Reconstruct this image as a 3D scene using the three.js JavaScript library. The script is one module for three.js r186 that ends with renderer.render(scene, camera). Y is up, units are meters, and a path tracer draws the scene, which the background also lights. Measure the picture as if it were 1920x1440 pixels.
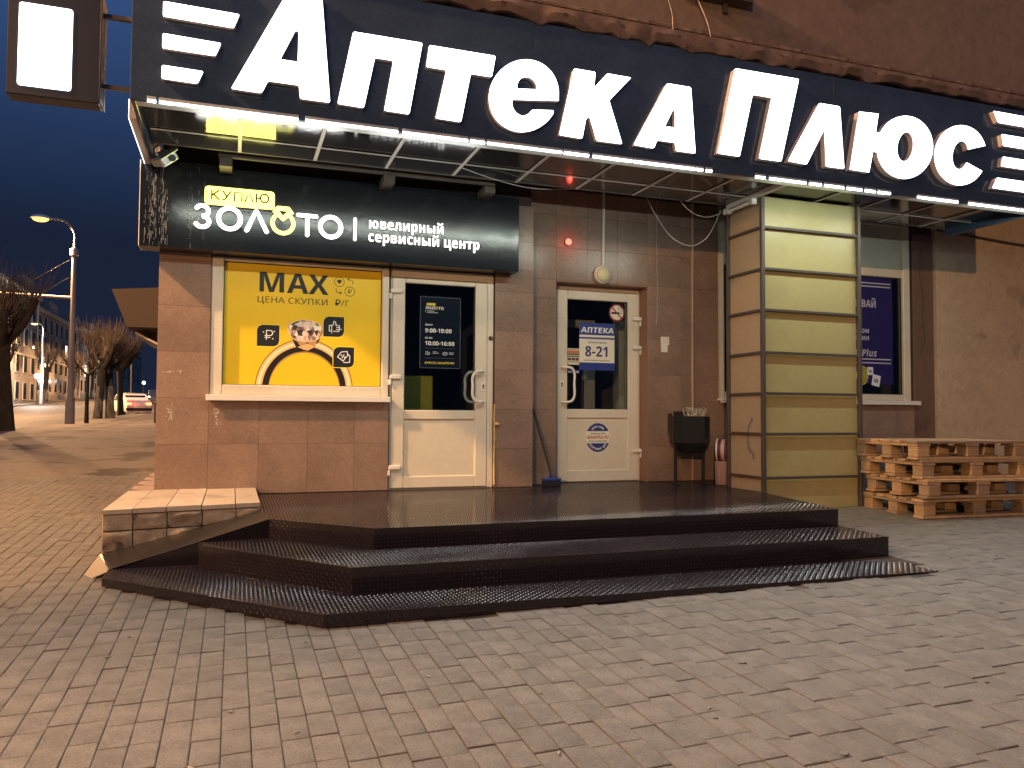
import * as THREE from 'three';
import { mergeGeometries, mergeVertices, toCreasedNormals } from 'three/addons/utils/BufferGeometryUtils.js';
import { FontLoader } from 'three/addons/loaders/FontLoader.js';
import { TextGeometry } from 'three/addons/geometries/TextGeometry.js';
import { RectAreaLightUniformsLib } from 'three/addons/lights/RectAreaLightUniformsLib.js';

// ---------- camera, sky, moon, exposure ----------
const EYE = 1.02;
const scene = new THREE.Scene();
const camera = new THREE.PerspectiveCamera(51.77, 1024 / 768, 0.05, 600);
camera.rotation.order = 'YXZ';
camera.position.set(0, EYE, 0);
camera.rotation.set(0.03915, -0.33893, 0.00587);
camera.updateMatrixWorld(true);
const renderer = new THREE.WebGLRenderer({ antialias: true });
renderer.toneMapping = THREE.LinearToneMapping;
renderer.toneMappingExposure = 2.05;
renderer.shadowMap.enabled = true;
RectAreaLightUniformsLib.init();

{ // night sky: deep blue, a little paler overhead than above the roofs
  const w = 64, h = 128, data = new Float32Array(w * h * 4);
  const lo = [0.0034, 0.0036, 0.0066], mid = [0.0048, 0.0078, 0.0185], hi = [0.019, 0.044, 0.118];
  for (let y = 0; y < h; y++) {
    const el = ((y + 0.5) / h - 0.5) * 180;           // first row lies at the bottom
    const t = Math.min(1, Math.max(0, el / 14)), s = Math.min(1, Math.max(0, (el - 9) / 24));
    for (let x = 0; x < w; x++) {
      const o = (y * w + x) * 4;
      for (let c = 0; c < 3; c++) { const a = lo[c] + (mid[c] - lo[c]) * t; data[o + c] = a + (hi[c] - a) * s * s * (3 - 2 * s); }
      data[o + 3] = 1;
    }
  }
  const sky = new THREE.DataTexture(data, w, h, THREE.RGBAFormat, THREE.FloatType);
  sky.mapping = THREE.EquirectangularReflectionMapping; sky.magFilter = THREE.LinearFilter; sky.minFilter = THREE.LinearFilter; sky.needsUpdate = true;
  scene.background = sky; scene.environment = sky;
  scene.backgroundIntensity = 1; scene.environmentIntensity = 1;
}
const moon = new THREE.DirectionalLight(0xbcc8ff, 0.02);
moon.position.set(-20, 40, 25); moon.castShadow = true; moon.shadow.radius = 4;
Object.assign(moon.shadow.camera, { left: -20, right: 20, top: 20, bottom: -20, near: 1, far: 120 });
scene.add(moon);

// light strengths in one place
const SODIUM = new THREE.Color().setRGB(1, 0.54, 0.24), COOL = new THREE.Color().setRGB(0.90, 1.0, 0.86), LETTER = new THREE.Color().setRGB(0.97, 0.97, 0.93);
const POWER = { street: 70, corner: 390, square: 2100, far: 330, led: 92, letter: 25, shop: 7, box: 8 };

// ---------- helpers ----------
let seed = 12345;
const rnd = () => { seed = (seed + 0x6d2b79f5) | 0; let t = Math.imul(seed ^ (seed >>> 15), 1 | seed); t = (t + Math.imul(t ^ (t >>> 7), 61 | t)) ^ t; return ((t ^ (t >>> 14)) >>> 0) / 4294967296; };
const rr = (a, b) => a + (b - a) * rnd();
const taken = new Map();
const numbered = (n) => { const k = taken.get(n) ?? 0; taken.set(n, k + 1); return k ? `${n}_${String(k).padStart(3, '0')}` : n; };
function tag(o, label, category, group, kind) { if (label) o.userData.label = label; if (category) o.userData.category = category; if (group) o.userData.group = group; if (kind) o.userData.kind = kind; return o; }
function thing(name, label, category, [x, y, z] = [0, 0, 0], turn = 0, group) {
  const o = new THREE.Group(); o.name = numbered(name); scene.add(o); o.position.set(x, y, z); o.rotation.y = turn; return tag(o, label, category, group);
}
function mesh(name, geo, mat) { const m = new THREE.Mesh(geo, mat); m.name = name; m.castShadow = m.receiveShadow = true; return m; }
function part(parent, name, geo, mat, [x, y, z] = [0, 0, 0], turn = [0, 0, 0]) { const m = mesh(name, geo, mat); m.position.set(x, y, z); m.rotation.set(...turn); parent.add(m); return m; }
function solo(name, label, category, geo, mat, pos, turn, group) { const m = mesh(numbered(name), geo, mat); scene.add(m); if (pos) m.position.set(...pos); if (turn) m.rotation.set(...turn); return tag(m, label, category, group); }

const flat = (g) => { const n = g.index ? g.toNonIndexed() : g; for (const k of Object.keys(n.attributes)) if (!['position', 'normal', 'uv', 'color'].includes(k)) n.deleteAttribute(k); n.morphAttributes = {}; return n; };
const merge = (list) => mergeGeometries(list.map(flat));
const moved = (g, x = 0, y = 0, z = 0, rx = 0, ry = 0, rz = 0) => { const m = new THREE.Matrix4().makeRotationFromEuler(new THREE.Euler(rx, ry, rz)); m.setPosition(x, y, z); return g.clone().applyMatrix4(m); };
// polygons [[a,b,c,(d)]...] to a flat-shaded geometry with uv in metres (box projection)
function facets(faces, off = [0, 0]) {
  const p = [], n = [], u = [], A = new THREE.Vector3(), B = new THREE.Vector3();
  for (const f of faces) {
    A.subVectors(f[1], f[0]); B.subVectors(f[2], f[0]); const N = A.clone().cross(B).normalize();
    for (let i = 1; i + 1 < f.length; i++) for (const v of [f[0], f[i], f[i + 1]]) {
      p.push(v.x, v.y, v.z); n.push(N.x, N.y, N.z);
      const ax = Math.abs(N.x), ay = Math.abs(N.y), az = Math.abs(N.z);
      if (ay >= ax && ay >= az) u.push(v.x + off[0], v.z + off[1]); else if (ax >= az) u.push(v.z + off[0], v.y + off[1]); else u.push(v.x + off[0], v.y + off[1]);
    }
  }
  const g = new THREE.BufferGeometry();
  g.setAttribute('position', new THREE.Float32BufferAttribute(p, 3)); g.setAttribute('normal', new THREE.Float32BufferAttribute(n, 3)); g.setAttribute('uv', new THREE.Float32BufferAttribute(u, 2));
  return g;
}
const V = (x, y, z) => new THREE.Vector3(x, y, z);
// box with chamfered edges, centred; 44 triangles
function cbox(w, h, d, c = 0.003, off = [0, 0]) {
  const X = w / 2, Y = h / 2, Z = d / 2; c = Math.min(c, X * 0.9, Y * 0.9, Z * 0.9);
  const a = X - c, b = Y - c, e = Z - c, f = [];
  for (const s of [1, -1]) {
    const q = (arr) => f.push(s > 0 ? arr : arr.reverse());
    q([V(s * X, -b, -e), V(s * X, b, -e), V(s * X, b, e), V(s * X, -b, e)]);
    q([V(-a, s * Y, -e), V(-a, s * Y, e), V(a, s * Y, e), V(a, s * Y, -e)]);
    q([V(-a, -b, s * Z), V(a, -b, s * Z), V(a, b, s * Z), V(-a, b, s * Z)]);
  }
  for (const s of [1, -1]) for (const t of [1, -1]) {
    const q = (arr) => f.push(s * t > 0 ? arr : arr.reverse());
    q([V(s * X, t * b, -e), V(s * a, t * Y, -e), V(s * a, t * Y, e), V(s * X, t * b, e)]);
    q([V(-a, s * Y, t * e), V(-a, s * b, t * Z), V(a, s * b, t * Z), V(a, s * Y, t * e)]);
    q([V(s * X, -b, t * e), V(s * X, b, t * e), V(s * a, b, t * Z), V(s * a, -b, t * Z)]);
    for (const r of [1, -1]) { const tri = [V(s * X, t * b, r * e), V(s * a, t * Y, r * e), V(s * a, t * b, r * Z)]; f.push(s * t * r > 0 ? tri : tri.reverse()); }
  }
  return facets(f, off);
}
const bx = (x0, x1, y0, y1, z0, z1, c = 0.003) => moved(cbox(x1 - x0, y1 - y0, z1 - z0, c), (x0 + x1) / 2, (y0 + y1) / 2, (z0 + z1) / 2);
// prism standing on a polygon [[x,z]...] (counter-clockwise seen from above or not), from y0 to y1
function prism(poly, y0, y1, top = true, bottom = false) {
  let area = 0; poly.forEach(([x, z], i) => { const [x2, z2] = poly[(i + 1) % poly.length]; area += x * z2 - x2 * z; });
  const P = area > 0 ? [...poly].reverse() : poly, f = [];
  P.forEach(([x, z], i) => { const [x2, z2] = P[(i + 1) % P.length]; f.push([V(x, y0, z), V(x2, y0, z2), V(x2, y1, z2), V(x, y1, z)]); });
  const tri = THREE.ShapeUtils.triangulateShape(P.map(([x, z]) => new THREE.Vector2(x, -z)), []);
  for (const [a, b, c] of tri) { const t = [a, b, c].map((i) => V(P[i][0], y1, P[i][1])); const N = t[1].clone().sub(t[0]).cross(t[2].clone().sub(t[0])); if (N.y < 0) t.reverse(); if (top) f.push(t); if (bottom) f.push(t.map((v) => V(v.x, y0, v.z)).reverse()); }
  return facets(f);
}
// round tube along points with a radius each
function limb(points, radii, sides = 7, cap = true) {
  const pts = points.map((p) => p.isVector3 ? p : V(...p)), n = pts.length, pos = [], nor = [], uv = [], idx = [];
  let up = V(0.31, 0.2, 0.93);
  let len = 0;
  for (let i = 0; i < n; i++) {
    const t = pts[Math.min(n - 1, i + 1)].clone().sub(pts[Math.max(0, i - 1)]).normalize();
    if (Math.abs(t.dot(up)) > 0.95) up = V(1, 0.1, 0.2).normalize();
    const a = up.clone().cross(t).normalize(), b = t.clone().cross(a); up = b.clone().lerp(up, 0); up = b;
    if (i) len += pts[i].distanceTo(pts[i - 1]);
    const r = Array.isArray(radii) ? radii[i] : radii;
    for (let k = 0; k <= sides; k++) {
      const w = k / sides * Math.PI * 2, d = a.clone().multiplyScalar(Math.cos(w)).addScaledVector(b, Math.sin(w));
      pos.push(pts[i].x + d.x * r, pts[i].y + d.y * r, pts[i].z + d.z * r); nor.push(d.x, d.y, d.z); uv.push(k / sides * 6.28 * Math.max(r, 0.01), len);
      if (i && k < sides) { const o = i * (sides + 1) + k, q = o - sides - 1; idx.push(q, q + 1, o, q + 1, o + 1, o); }
    }
  }
  if (cap) for (const [i, s] of [[0, -1], [n - 1, 1]]) {
    const t = pts[Math.min(n - 1, i + 1)].clone().sub(pts[Math.max(0, i - 1)]).normalize().multiplyScalar(s), c = pos.length / 3;
    pos.push(pts[i].x, pts[i].y, pts[i].z); nor.push(t.x, t.y, t.z); uv.push(0, 0);
    for (let k = 0; k <= sides; k++) { const o = (i * (sides + 1) + k) * 3; pos.push(pos[o], pos[o + 1], pos[o + 2]); nor.push(t.x, t.y, t.z); uv.push(0.01 * k, 0.01); }
    for (let k = 0; k < sides; k++) s > 0 ? idx.push(c, c + 1 + k, c + 2 + k) : idx.push(c, c + 2 + k, c + 1 + k);
  }
  const g = new THREE.BufferGeometry();
  g.setAttribute('position', new THREE.Float32BufferAttribute(pos, 3)); g.setAttribute('normal', new THREE.Float32BufferAttribute(nor, 3)); g.setAttribute('uv', new THREE.Float32BufferAttribute(uv, 2)); g.setIndex(idx);
  return g;
}
const curve = (pts, n = 24) => new THREE.CatmullRomCurve3(pts.map((p) => V(...p))).getPoints(n);
// polygon with rounded corners as Shape / Path
function rounded(points, r, Kind = THREE.Shape) {
  const s = new Kind(), n = points.length;
  points.forEach(([x, y, own], i) => {
    const [ax, ay] = points[(i + n - 1) % n], [bx_, by] = points[(i + 1) % n], la = Math.hypot(ax - x, ay - y), lb = Math.hypot(bx_ - x, by - y), q = Math.min(own ?? r, la * 0.48, lb * 0.48);
    const p0 = [x + (ax - x) / la * q, y + (ay - y) / la * q], p1 = [x + (bx_ - x) / lb * q, y + (by - y) / lb * q];
    if (i) s.lineTo(...p0); else s.moveTo(...p0);
    s.quadraticCurveTo(x, y, ...p1);
  });
  s.closePath(); return s;
}
// outline of a stroke with round ends along a polyline
function stroke(pts, w) {
  const L = [], Rr = [], n = pts.length, h = w / 2;
  for (let i = 0; i < n; i++) {
    const a = pts[Math.max(0, i - 1)], b = pts[Math.min(n - 1, i + 1)], l = Math.hypot(b[0] - a[0], b[1] - a[1]), nx = -(b[1] - a[1]) / l, ny = (b[0] - a[0]) / l;
    L.push([pts[i][0] + nx * h, pts[i][1] + ny * h]); Rr.push([pts[i][0] - nx * h, pts[i][1] - ny * h]);
  }
  const cap = (c, from, out) => { const a0 = Math.atan2(from[1] - c[1], from[0] - c[0]); for (let k = 1; k < 6; k++) { const a = a0 - Math.PI * k / 6; out.push([c[0] + Math.cos(a) * h, c[1] + Math.sin(a) * h]); } };
  const o = [...L]; cap(pts[n - 1], L[n - 1], o); o.push(...Rr.reverse()); cap(pts[0], Rr[n - 1], o);
  return new THREE.Shape(o.map(([x, y]) => new THREE.Vector2(x, y)));
}
const arc = (cx, cy, rx, ry, a0, a1, n = 20) => Array.from({ length: n + 1 }, (_, i) => { const a = (a0 + (a1 - a0) * i / n) * Math.PI / 180; return [cx + Math.cos(a) * rx, cy + Math.sin(a) * ry]; });
const shapeOf = (pts, ...holes) => { const s = new THREE.Shape(pts.map(([x, y]) => new THREE.Vector2(x, y))); for (const h of holes) s.holes.push(new THREE.Path(h.map(([x, y]) => new THREE.Vector2(x, y)))); return s; };
const extr = (shape, depth, bevel = 0, seg = 10) => new THREE.ExtrudeGeometry(shape, { depth, bevelEnabled: bevel > 0, bevelThickness: bevel, bevelSize: bevel, bevelSegments: 1, curveSegments: seg });

// ---------- textures ----------
function fbm(size, cells, octaves, sd) {
  let s = sd; const r = () => { s = (Math.imul(s, 1664525) + 1013904223) | 0; return (s >>> 8) / 16777216; };
  const out = new Float32Array(size * size); let amp = 1, tot = 0, c = cells;
  for (let o = 0; o < octaves; o++) {
    const g = Float32Array.from({ length: c * c }, r);
    for (let y = 0; y < size; y++) for (let x = 0; x < size; x++) {
      const fx = x / size * c, fy = y / size * c, ix = fx | 0, iy = fy | 0; let tx = fx - ix, ty = fy - iy; tx = tx * tx * (3 - 2 * tx); ty = ty * ty * (3 - 2 * ty);
      const jx = (ix + 1) % c, jy = (iy + 1) % c, a = g[iy * c + ix], b = g[iy * c + jx], d = g[jy * c + ix], e = g[jy * c + jx];
      out[y * size + x] += amp * (a + (b - a) * tx + (d - a) * ty + (a - b - d + e) * tx * ty);
    }
    tot += amp; amp *= 0.55; c = Math.min(c * 2, size);
  }
  for (let i = 0; i < out.length; i++) out[i] /= tot; return out;
}
function tex(size, fn, srgb = true, metres = 1) {
  const d = new Uint8Array(size * size * 4);
  for (let y = 0; y < size; y++) for (let x = 0; x < size; x++) { const c = fn(x, y, y * size + x), o = (y * size + x) * 4; const q = typeof c === 'number' ? [c, c, c] : c; for (let k = 0; k < 3; k++) d[o + k] = Math.max(0, Math.min(255, q[k] * 255)); d[o + 3] = 255; }
  const t = new THREE.DataTexture(d, size, size); t.wrapS = t.wrapT = THREE.RepeatWrapping; t.magFilter = THREE.LinearFilter; t.minFilter = THREE.LinearMipmapLinearFilter; if (srgb) t.colorSpace = THREE.SRGBColorSpace; t.repeat.set(1 / metres, 1 / metres); t.needsUpdate = true; return t;
}
function print(w, h, draw) {
  const c = document.createElement('canvas'); c.width = w; c.height = h; draw(c.getContext('2d'), w, h);
  const t = new THREE.CanvasTexture(c); t.colorSpace = THREE.SRGBColorSpace; t.magFilter = THREE.LinearFilter; return t;
}
const re = (t, m) => { const c = t.clone(); c.repeat.set(1 / m, 1 / m); c.needsUpdate = true; return c; };
const N1 = fbm(256, 6, 5, 11), N2 = fbm(256, 40, 3, 23), N3 = fbm(256, 4, 6, 57), NF = fbm(256, 128, 2, 91);
const smooth = (a, b, x) => { const t = Math.max(0, Math.min(1, (x - a) / (b - a))); return t * t * (3 - 2 * t); };
const T = {
  speck: tex(256, (x, y, i) => 0.80 + 0.28 * (NF[i] - 0.5) + 0.25 * (N1[i] - 0.5), true, 0.35),
  tile: tex(256, (x, y, i) => 0.88 + 0.16 * (NF[i] - 0.5) + 0.22 * (N3[i] - 0.5), true, 1.3),
  stain: tex(256, (x, y, i) => { const s = smooth(0.54, 0.68, N3[i]) * 0.35, v = 0.92 - s + 0.18 * (N2[i] - 0.5); return [v, v * 0.985, v * 0.96]; }, true, 2.3),
  rough: tex(256, (x, y, i) => 0.55 + 0.5 * (N1[i] - 0.5) + 0.25 * (NF[i] - 0.5), false, 0.8),
  fine: tex(256, (x, y, i) => NF[i], false, 0.12),
  lump: tex(256, (x, y, i) => N1[i], false, 0.5),
  rock: tex(256, (x, y, i) => N3[i] * 0.7 + N2[i] * 0.3, false, 0.22),
  rockc: tex(256, (x, y, i) => { const v = 0.78 + 0.5 * (N3[i] - 0.5) + 0.25 * (NF[i] - 0.5), g = smooth(0.60, 0.72, N1[i]) * 0.25; return [v - g, v - g, v - g]; }, true, 0.5),
  wood: tex(256, (x, y, i) => { const w = 0.5 + 0.5 * Math.sin((y / 256 * 26 + 5 * (N3[(y * 256 + (x >> 2)) & 65535] - 0.5)) * 6.283), k = N3[((y << 8) + ((x * 3) & 255)) & 65535], v = 0.80 + 0.14 * (w - 0.5) + 0.2 * (k - 0.5) + 0.12 * (NF[i] - 0.5); return [v, v * 0.97, v * 0.93]; }, true, 0.42),
  wall: tex(256, (x, y, i) => { const v = 0.90 + 0.13 * (N3[i] - 0.5) + 0.09 * (N2[i] - 0.5) + 0.10 * (NF[i] - 0.5) - 0.10 * smooth(0.60, 0.70, N1[i]); return [v, v * 0.985, v * 0.97]; }, true, 3.4),
  bark: tex(256, (x, y, i) => 0.6 + 0.9 * (N1[((y >> 2) * 256 + x) & 65535] - 0.5) + 0.3 * (NF[i] - 0.5), true, 0.8),
  grime: tex(256, (x, y, i) => { const a = smooth(0.46, 0.66, N3[i]), v = 0.94 - 0.035 * a + 0.03 * (N2[i] - 0.5) + 0.035 * (NF[i] - 0.5); return [v, v * 0.985, v * 0.96]; }, true, 1.7),
};
const lin = (r, g, b) => new THREE.Color().setRGB(r, g, b);
const std = (color, roughness, o = {}) => new THREE.MeshStandardMaterial({ color, roughness, metalness: 0, ...o });
const phy = (color, roughness, o = {}) => new THREE.MeshPhysicalMaterial({ color, roughness, metalness: 0, ...o });
const glow = (r, g, b, k, base = 0.4) => new THREE.MeshStandardMaterial({ color: lin(base, base, base), roughness: 0.5, emissive: lin(r, g, b), emissiveIntensity: k });
const M = {
  tile: phy(lin(0.33, 0.228, 0.182), 0.24, { map: T.tile, bumpMap: re(T.lump, 0.3), bumpScale: 0.00012 }),
  grout: std(lin(0.05, 0.035, 0.03), 0.9),
  pvc: phy(lin(0.74, 0.71, 0.64), 0.34, { map: T.grime, bumpMap: T.lump, bumpScale: 0.0002 }),
  pvcpanel: phy(lin(0.76, 0.72, 0.62), 0.30, { map: T.grime }),
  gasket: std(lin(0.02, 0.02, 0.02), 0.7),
  glass: new THREE.MeshPhysicalMaterial({ color: lin(0.80, 0.85, 0.88), roughness: 0.015, transmission: 1, thickness: 0, ior: 1.52 }),
  whitemetal: phy(lin(0.72, 0.70, 0.66), 0.28),
  steel: std(lin(0.35, 0.35, 0.36), 0.4, { metalness: 0.8 }),
  frame: std(lin(0.085, 0.070, 0.062), 0.55, { map: T.grime, bumpMap: T.lump, bumpScale: 0.0004 }),
  rust: std(lin(0.16, 0.085, 0.05), 0.85, { map: T.rockc, bumpMap: T.rock, bumpScale: 0.001 }),
  fascia: phy(lin(0.050, 0.080, 0.140), 0.30, { map: T.tile, roughnessMap: re(T.rough, 1.1) }),
  signblack: phy(lin(0.0075, 0.0105, 0.0160), 0.17, { bumpMap: re(T.lump, 1.2), bumpScale: 0.0012 }),
  lettercan: phy(lin(0.62, 0.58, 0.60), 0.4),
  letter: glow(0.95, 0.97, 1.0, 2.6, 0.8),
  cream: phy(lin(0.46, 0.43, 0.215), 0.38, { map: T.grime }),
  ply: phy(lin(0.50, 0.36, 0.245), 0.45, { map: T.grime }),
  plate: phy(lin(0.0155, 0.0115, 0.0140), 0.13, { roughnessMap: null, bumpMap: T.lump, bumpScale: 0.0003 }),
  plaster: std(lin(0.62, 0.50, 0.37), 0.9, { map: T.wall, bumpMap: T.lump, bumpScale: 0.002 }),
  concrete: std(lin(0.24, 0.17, 0.145), 0.95, { map: T.rockc, bumpMap: T.rock, bumpScale: 0.004 }),
  upper: std(lin(0.235, 0.185, 0.165), 0.93, { map: T.wall, bumpMap: T.lump, bumpScale: 0.003 }),
  dark: std(lin(0.025, 0.025, 0.028), 0.8),
  black: phy(lin(0.012, 0.012, 0.013), 0.35),
  ceiling: phy(lin(0.032, 0.031, 0.036), 0.09, { bumpMap: re(T.lump, 0.7), bumpScale: 0.0007 }),
  bar: phy(lin(0.55, 0.53, 0.50), 0.35),
  cable: std(lin(0.45, 0.42, 0.40), 0.6),
  blackcable: std(lin(0.02, 0.02, 0.02), 0.6),
  alu: std(lin(0.62, 0.64, 0.66), 0.35, { metalness: 0.7 }),
  paper: std(lin(0.72, 0.69, 0.62), 0.85),
};

// ---------- lie of the land: the street climbs away from the shop ----------
const HZ = [[80, -0.3], [10, -0.3], [0, -0.116], [-3.87, 0], [-6.5, 0.079], [-14, 0.30], [-25, 0.61], [-33.5, 0.70], [-41, 0.86], [-62, 1.12], [-80, 1.75], [-100, 2.5], [-130, 3.2], [-260, 5.8]];
const gz = (z) => { for (let i = 1; i < HZ.length; i++) if (z >= HZ[i][0]) { const [a, p] = HZ[i - 1], [b, q] = HZ[i]; return p + (q - p) * (Math.min(z, a) - a) / (b - a); } return 5.8; };
const ground = (x, z) => 0.018 * (Math.max(-8, Math.min(12, x)) - 0.42) + gz(z);
function sheet(x0, x1, zs, dy, nx = 1) {
  const f = [];
  for (let i = 0; i + 1 < zs.length; i++) for (let k = 0; k < nx; k++) {
    const a = x0 + (x1 - x0) * k / nx, b = x0 + (x1 - x0) * (k + 1) / nx, p = (x, z) => V(x, ground(x, z) + dy, z);
    f.push([p(a, zs[i]), p(b, zs[i]), p(b, zs[i + 1]), p(a, zs[i + 1])]);
  }
  const g = facets(f), n = g.attributes.normal; return n ? g : g;
}
const zsteps = (z0, z1) => [z0, ...HZ.map((h) => h[0]).filter((z) => z < z0 && z > z1), z1];

// ======================================================================================
// SETTING: pavement, road, far verge
// ======================================================================================
const STEP3 = [[-0.694, -5.12], [0.425, -3.87], [4.157, -3.79], [4.24, -4.27], [4.30, -4.80], [4.60, -6.12], [4.60, -7.35], [0.18, -7.15], [-0.79, -7.15], [-0.80, -5.77], [-0.80, -5.40]];
const inside = (poly, x, z) => { let k = false; for (let i = 0, j = poly.length - 1; i < poly.length; j = i++) { const [a, b] = poly[i], [c, d] = poly[j]; if ((b > z) !== (d > z) && x < (c - a) * (z - b) / (d - b) + a) k = !k; } return k; };
const pavement = tag(new THREE.Group(), 'grey brick-paved pavement in front of the shops', null, null, 'structure'); pavement.name = 'pavement'; scene.add(pavement);
{
  const sand = std(lin(0.105, 0.092, 0.075), 0.95, { map: T.stain, bumpMap: T.fine, bumpScale: 0.002 });
  const bed = part(pavement, 'sand_bed', merge([sheet(-6.0, 16, zsteps(12, -7.6), -0.0065, 12)]), sand);
  const slabs = std(lin(0.200, 0.178, 0.152), 0.9, { map: re(T.stain, 3.1), bumpMap: T.fine, bumpScale: 0.002 });
  part(pavement, 'far_paving', sheet(-6.0, 16, zsteps(-7.6, -250), -0.002, 4), slabs);
  // brick pavers laid in pairs that step by half a length
  const PW = 0.0925, PL = 0.1835, J = 0.0030, C = 0.0032, H = 0.05;
  const paver = (off) => {
    const a = PW / 2 - J / 2, b = PL / 2 - J / 2, f = [], t = [[-a + C, b - C], [a - C, b - C], [a - C, -b + C], [-a + C, -b + C]], m = [[-a, b], [a, b], [a, -b], [-a, -b]];
    f.push(t.map(([x, z]) => V(x, 0, z)));
    for (let i = 0; i < 4; i++) { const k = (i + 1) % 4; f.push([V(m[i][0], -C * 0.75, m[i][1]), V(m[k][0], -C * 0.75, m[k][1]), V(t[k][0], 0, t[k][1]), V(t[i][0], 0, t[i][1])]); f.push([V(m[i][0], -H, m[i][1]), V(m[k][0], -H, m[k][1]), V(m[k][0], -C * 0.75, m[k][1]), V(m[i][0], -C * 0.75, m[i][1])]); }
    return facets(f, off);
  };
  const variants = Array.from({ length: 8 }, () => paver([rr(0, 9), rr(0, 9)]));
  const tints = [[0.205, 0.192, 0.169], [0.192, 0.180, 0.159], [0.214, 0.199, 0.175], [0.196, 0.182, 0.160], [0.182, 0.171, 0.151], [0.205, 0.189, 0.167]];
  const pm = tints.map((c) => std(lin(...c), 0.82, { map: re(T.speck, 0.5), bumpMap: re(T.fine, 0.10), bumpScale: 0.0016 }));
  const field = std(lin(1, 1, 1), 0.82, { vertexColors: true, map: re(T.speck, 0.5), bumpMap: re(T.fine, 0.10), bumpScale: 0.0016 });
  const spots = [], p = V(0, 0, 0);
  for (let col = -44; col < 104; col++) for (let row = -66; row < -2; row++) {
    const pair = Math.floor(col / 2), x = col * PW + 0.03, z = row * PL + (pair & 1 ? PL / 2 : 0) + 0.045 * Math.sin(pair * 1.7);
    if (x < -4 || x > 9.4 || z < -11.5 || (z < -7.28 && x > -0.6) || z > -0.6) continue;
    if (inside(STEP3, x, z) || (x > 4.62 && x < 5.74 && z < -6.14 && z > -6.66)) continue;
    p.set(x, ground(x, z), z).project(camera);
    const seen = Math.abs(p.x) < 1.02 && p.y > -1.04 && p.y < 1 && p.z < 1;
    spots.push({ x, z, seen, far: Math.hypot(x, z) });
  }
  spots.sort((a, b) => (b.seen - a.seen) || (a.far - b.far));
  const pos = [], nor = [], uv = [], colr = [], q = new THREE.Matrix4(), e = new THREE.Euler(), v = V(0, 0, 0), slope = Math.atan(0.03);
  spots.forEach((s, i) => {
    const k = Math.floor(rnd() * tints.length), y = ground(s.x, s.z) + rr(-0.0022, 0.0022), va = variants[Math.floor(rnd() * 8)], r3 = [slope + rr(-0.010, 0.010), rr(-0.012, 0.012), 0.018 + rr(-0.012, 0.012)];
    if (i < 300) { part(pavement, 'paver', va, pm[k], [s.x, y, s.z], r3); return; }
    q.makeRotationFromEuler(e.set(...r3)).setPosition(s.x, y, s.z);
    const P = va.attributes.position, N = va.attributes.normal, U = va.attributes.uv, c = tints[k], keep = s.seen || s.far < 14 ? P.count : 0;
    for (let j = 0; j < keep; j++) { v.fromBufferAttribute(P, j).applyMatrix4(q); if (P.getY(j) < -0.02) v.y += 0.03; pos.push(v.x, v.y, v.z); v.fromBufferAttribute(N, j).transformDirection(q); nor.push(v.x, v.y, v.z); uv.push(U.getX(j), U.getY(j)); colr.push(...c); }
  });
  const g = new THREE.BufferGeometry(); [['position', pos, 3], ['normal', nor, 3], ['uv', uv, 2], ['color', colr, 3]].forEach(([n, a, k]) => g.setAttribute(n, new THREE.Float32BufferAttribute(a, k)));
  const rest = part(pavement, 'paver_field', g, field); rest.userData.kind = 'stuff';
}
{
  const asphalt = std(lin(0.075, 0.066, 0.058), 0.75, { map: T.stain, bumpMap: T.fine, bumpScale: 0.003 });
  tag(solo('road', 'asphalt road climbing away beside the pavement', null, merge([sheet(-18, -6.16, zsteps(40, -250), -0.13, 2)]), asphalt), null, null, null, 'structure');
  const kerb = std(lin(0.22, 0.20, 0.18), 0.9, { map: T.rockc });
  const kf = []; for (const [x0, x1] of [[-6.16, -6.0], [-18.16, -18]]) { const zs = zsteps(40, -250); for (let i = 0; i + 1 < zs.length; i++) { const A = (x, dy, z) => V(x, ground(x, z) + dy, z); kf.push([A(x0, 0.002, zs[i]), A(x1, 0.002, zs[i]), A(x1, 0.002, zs[i + 1]), A(x0, 0.002, zs[i + 1])], [A(x0 < -10 ? x1 : x0, -0.15, zs[i]), A(x0 < -10 ? x1 : x0, 0.002, zs[i]), A(x0 < -10 ? x1 : x0, 0.002, zs[i + 1]), A(x0 < -10 ? x1 : x0, -0.15, zs[i + 1])]); } }
  tag(solo('kerb', 'stone kerb along both sides of the road', null, facets(kf), kerb), null, null, null, 'structure');
  tag(solo('far_verge', 'bare verge in front of the apartment blocks', null, sheet(-70, -18.16, zsteps(40, -250), -0.01, 2), std(lin(0.10, 0.085, 0.065), 0.95, { map: T.stain })), null, null, null, 'structure');
  tag(solo('forecourt', 'open ground behind and beside the photographer', null, merge([sheet(-6, 80, [80, 10, 12], -0.03, 2), sheet(16, 80, zsteps(12, -60), -0.02, 2), sheet(-70, -6.16, [80, 40], -0.13, 1)]), std(lin(0.17, 0.15, 0.13), 0.9, { map: T.stain })), null, null, null, 'structure');
}

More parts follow.
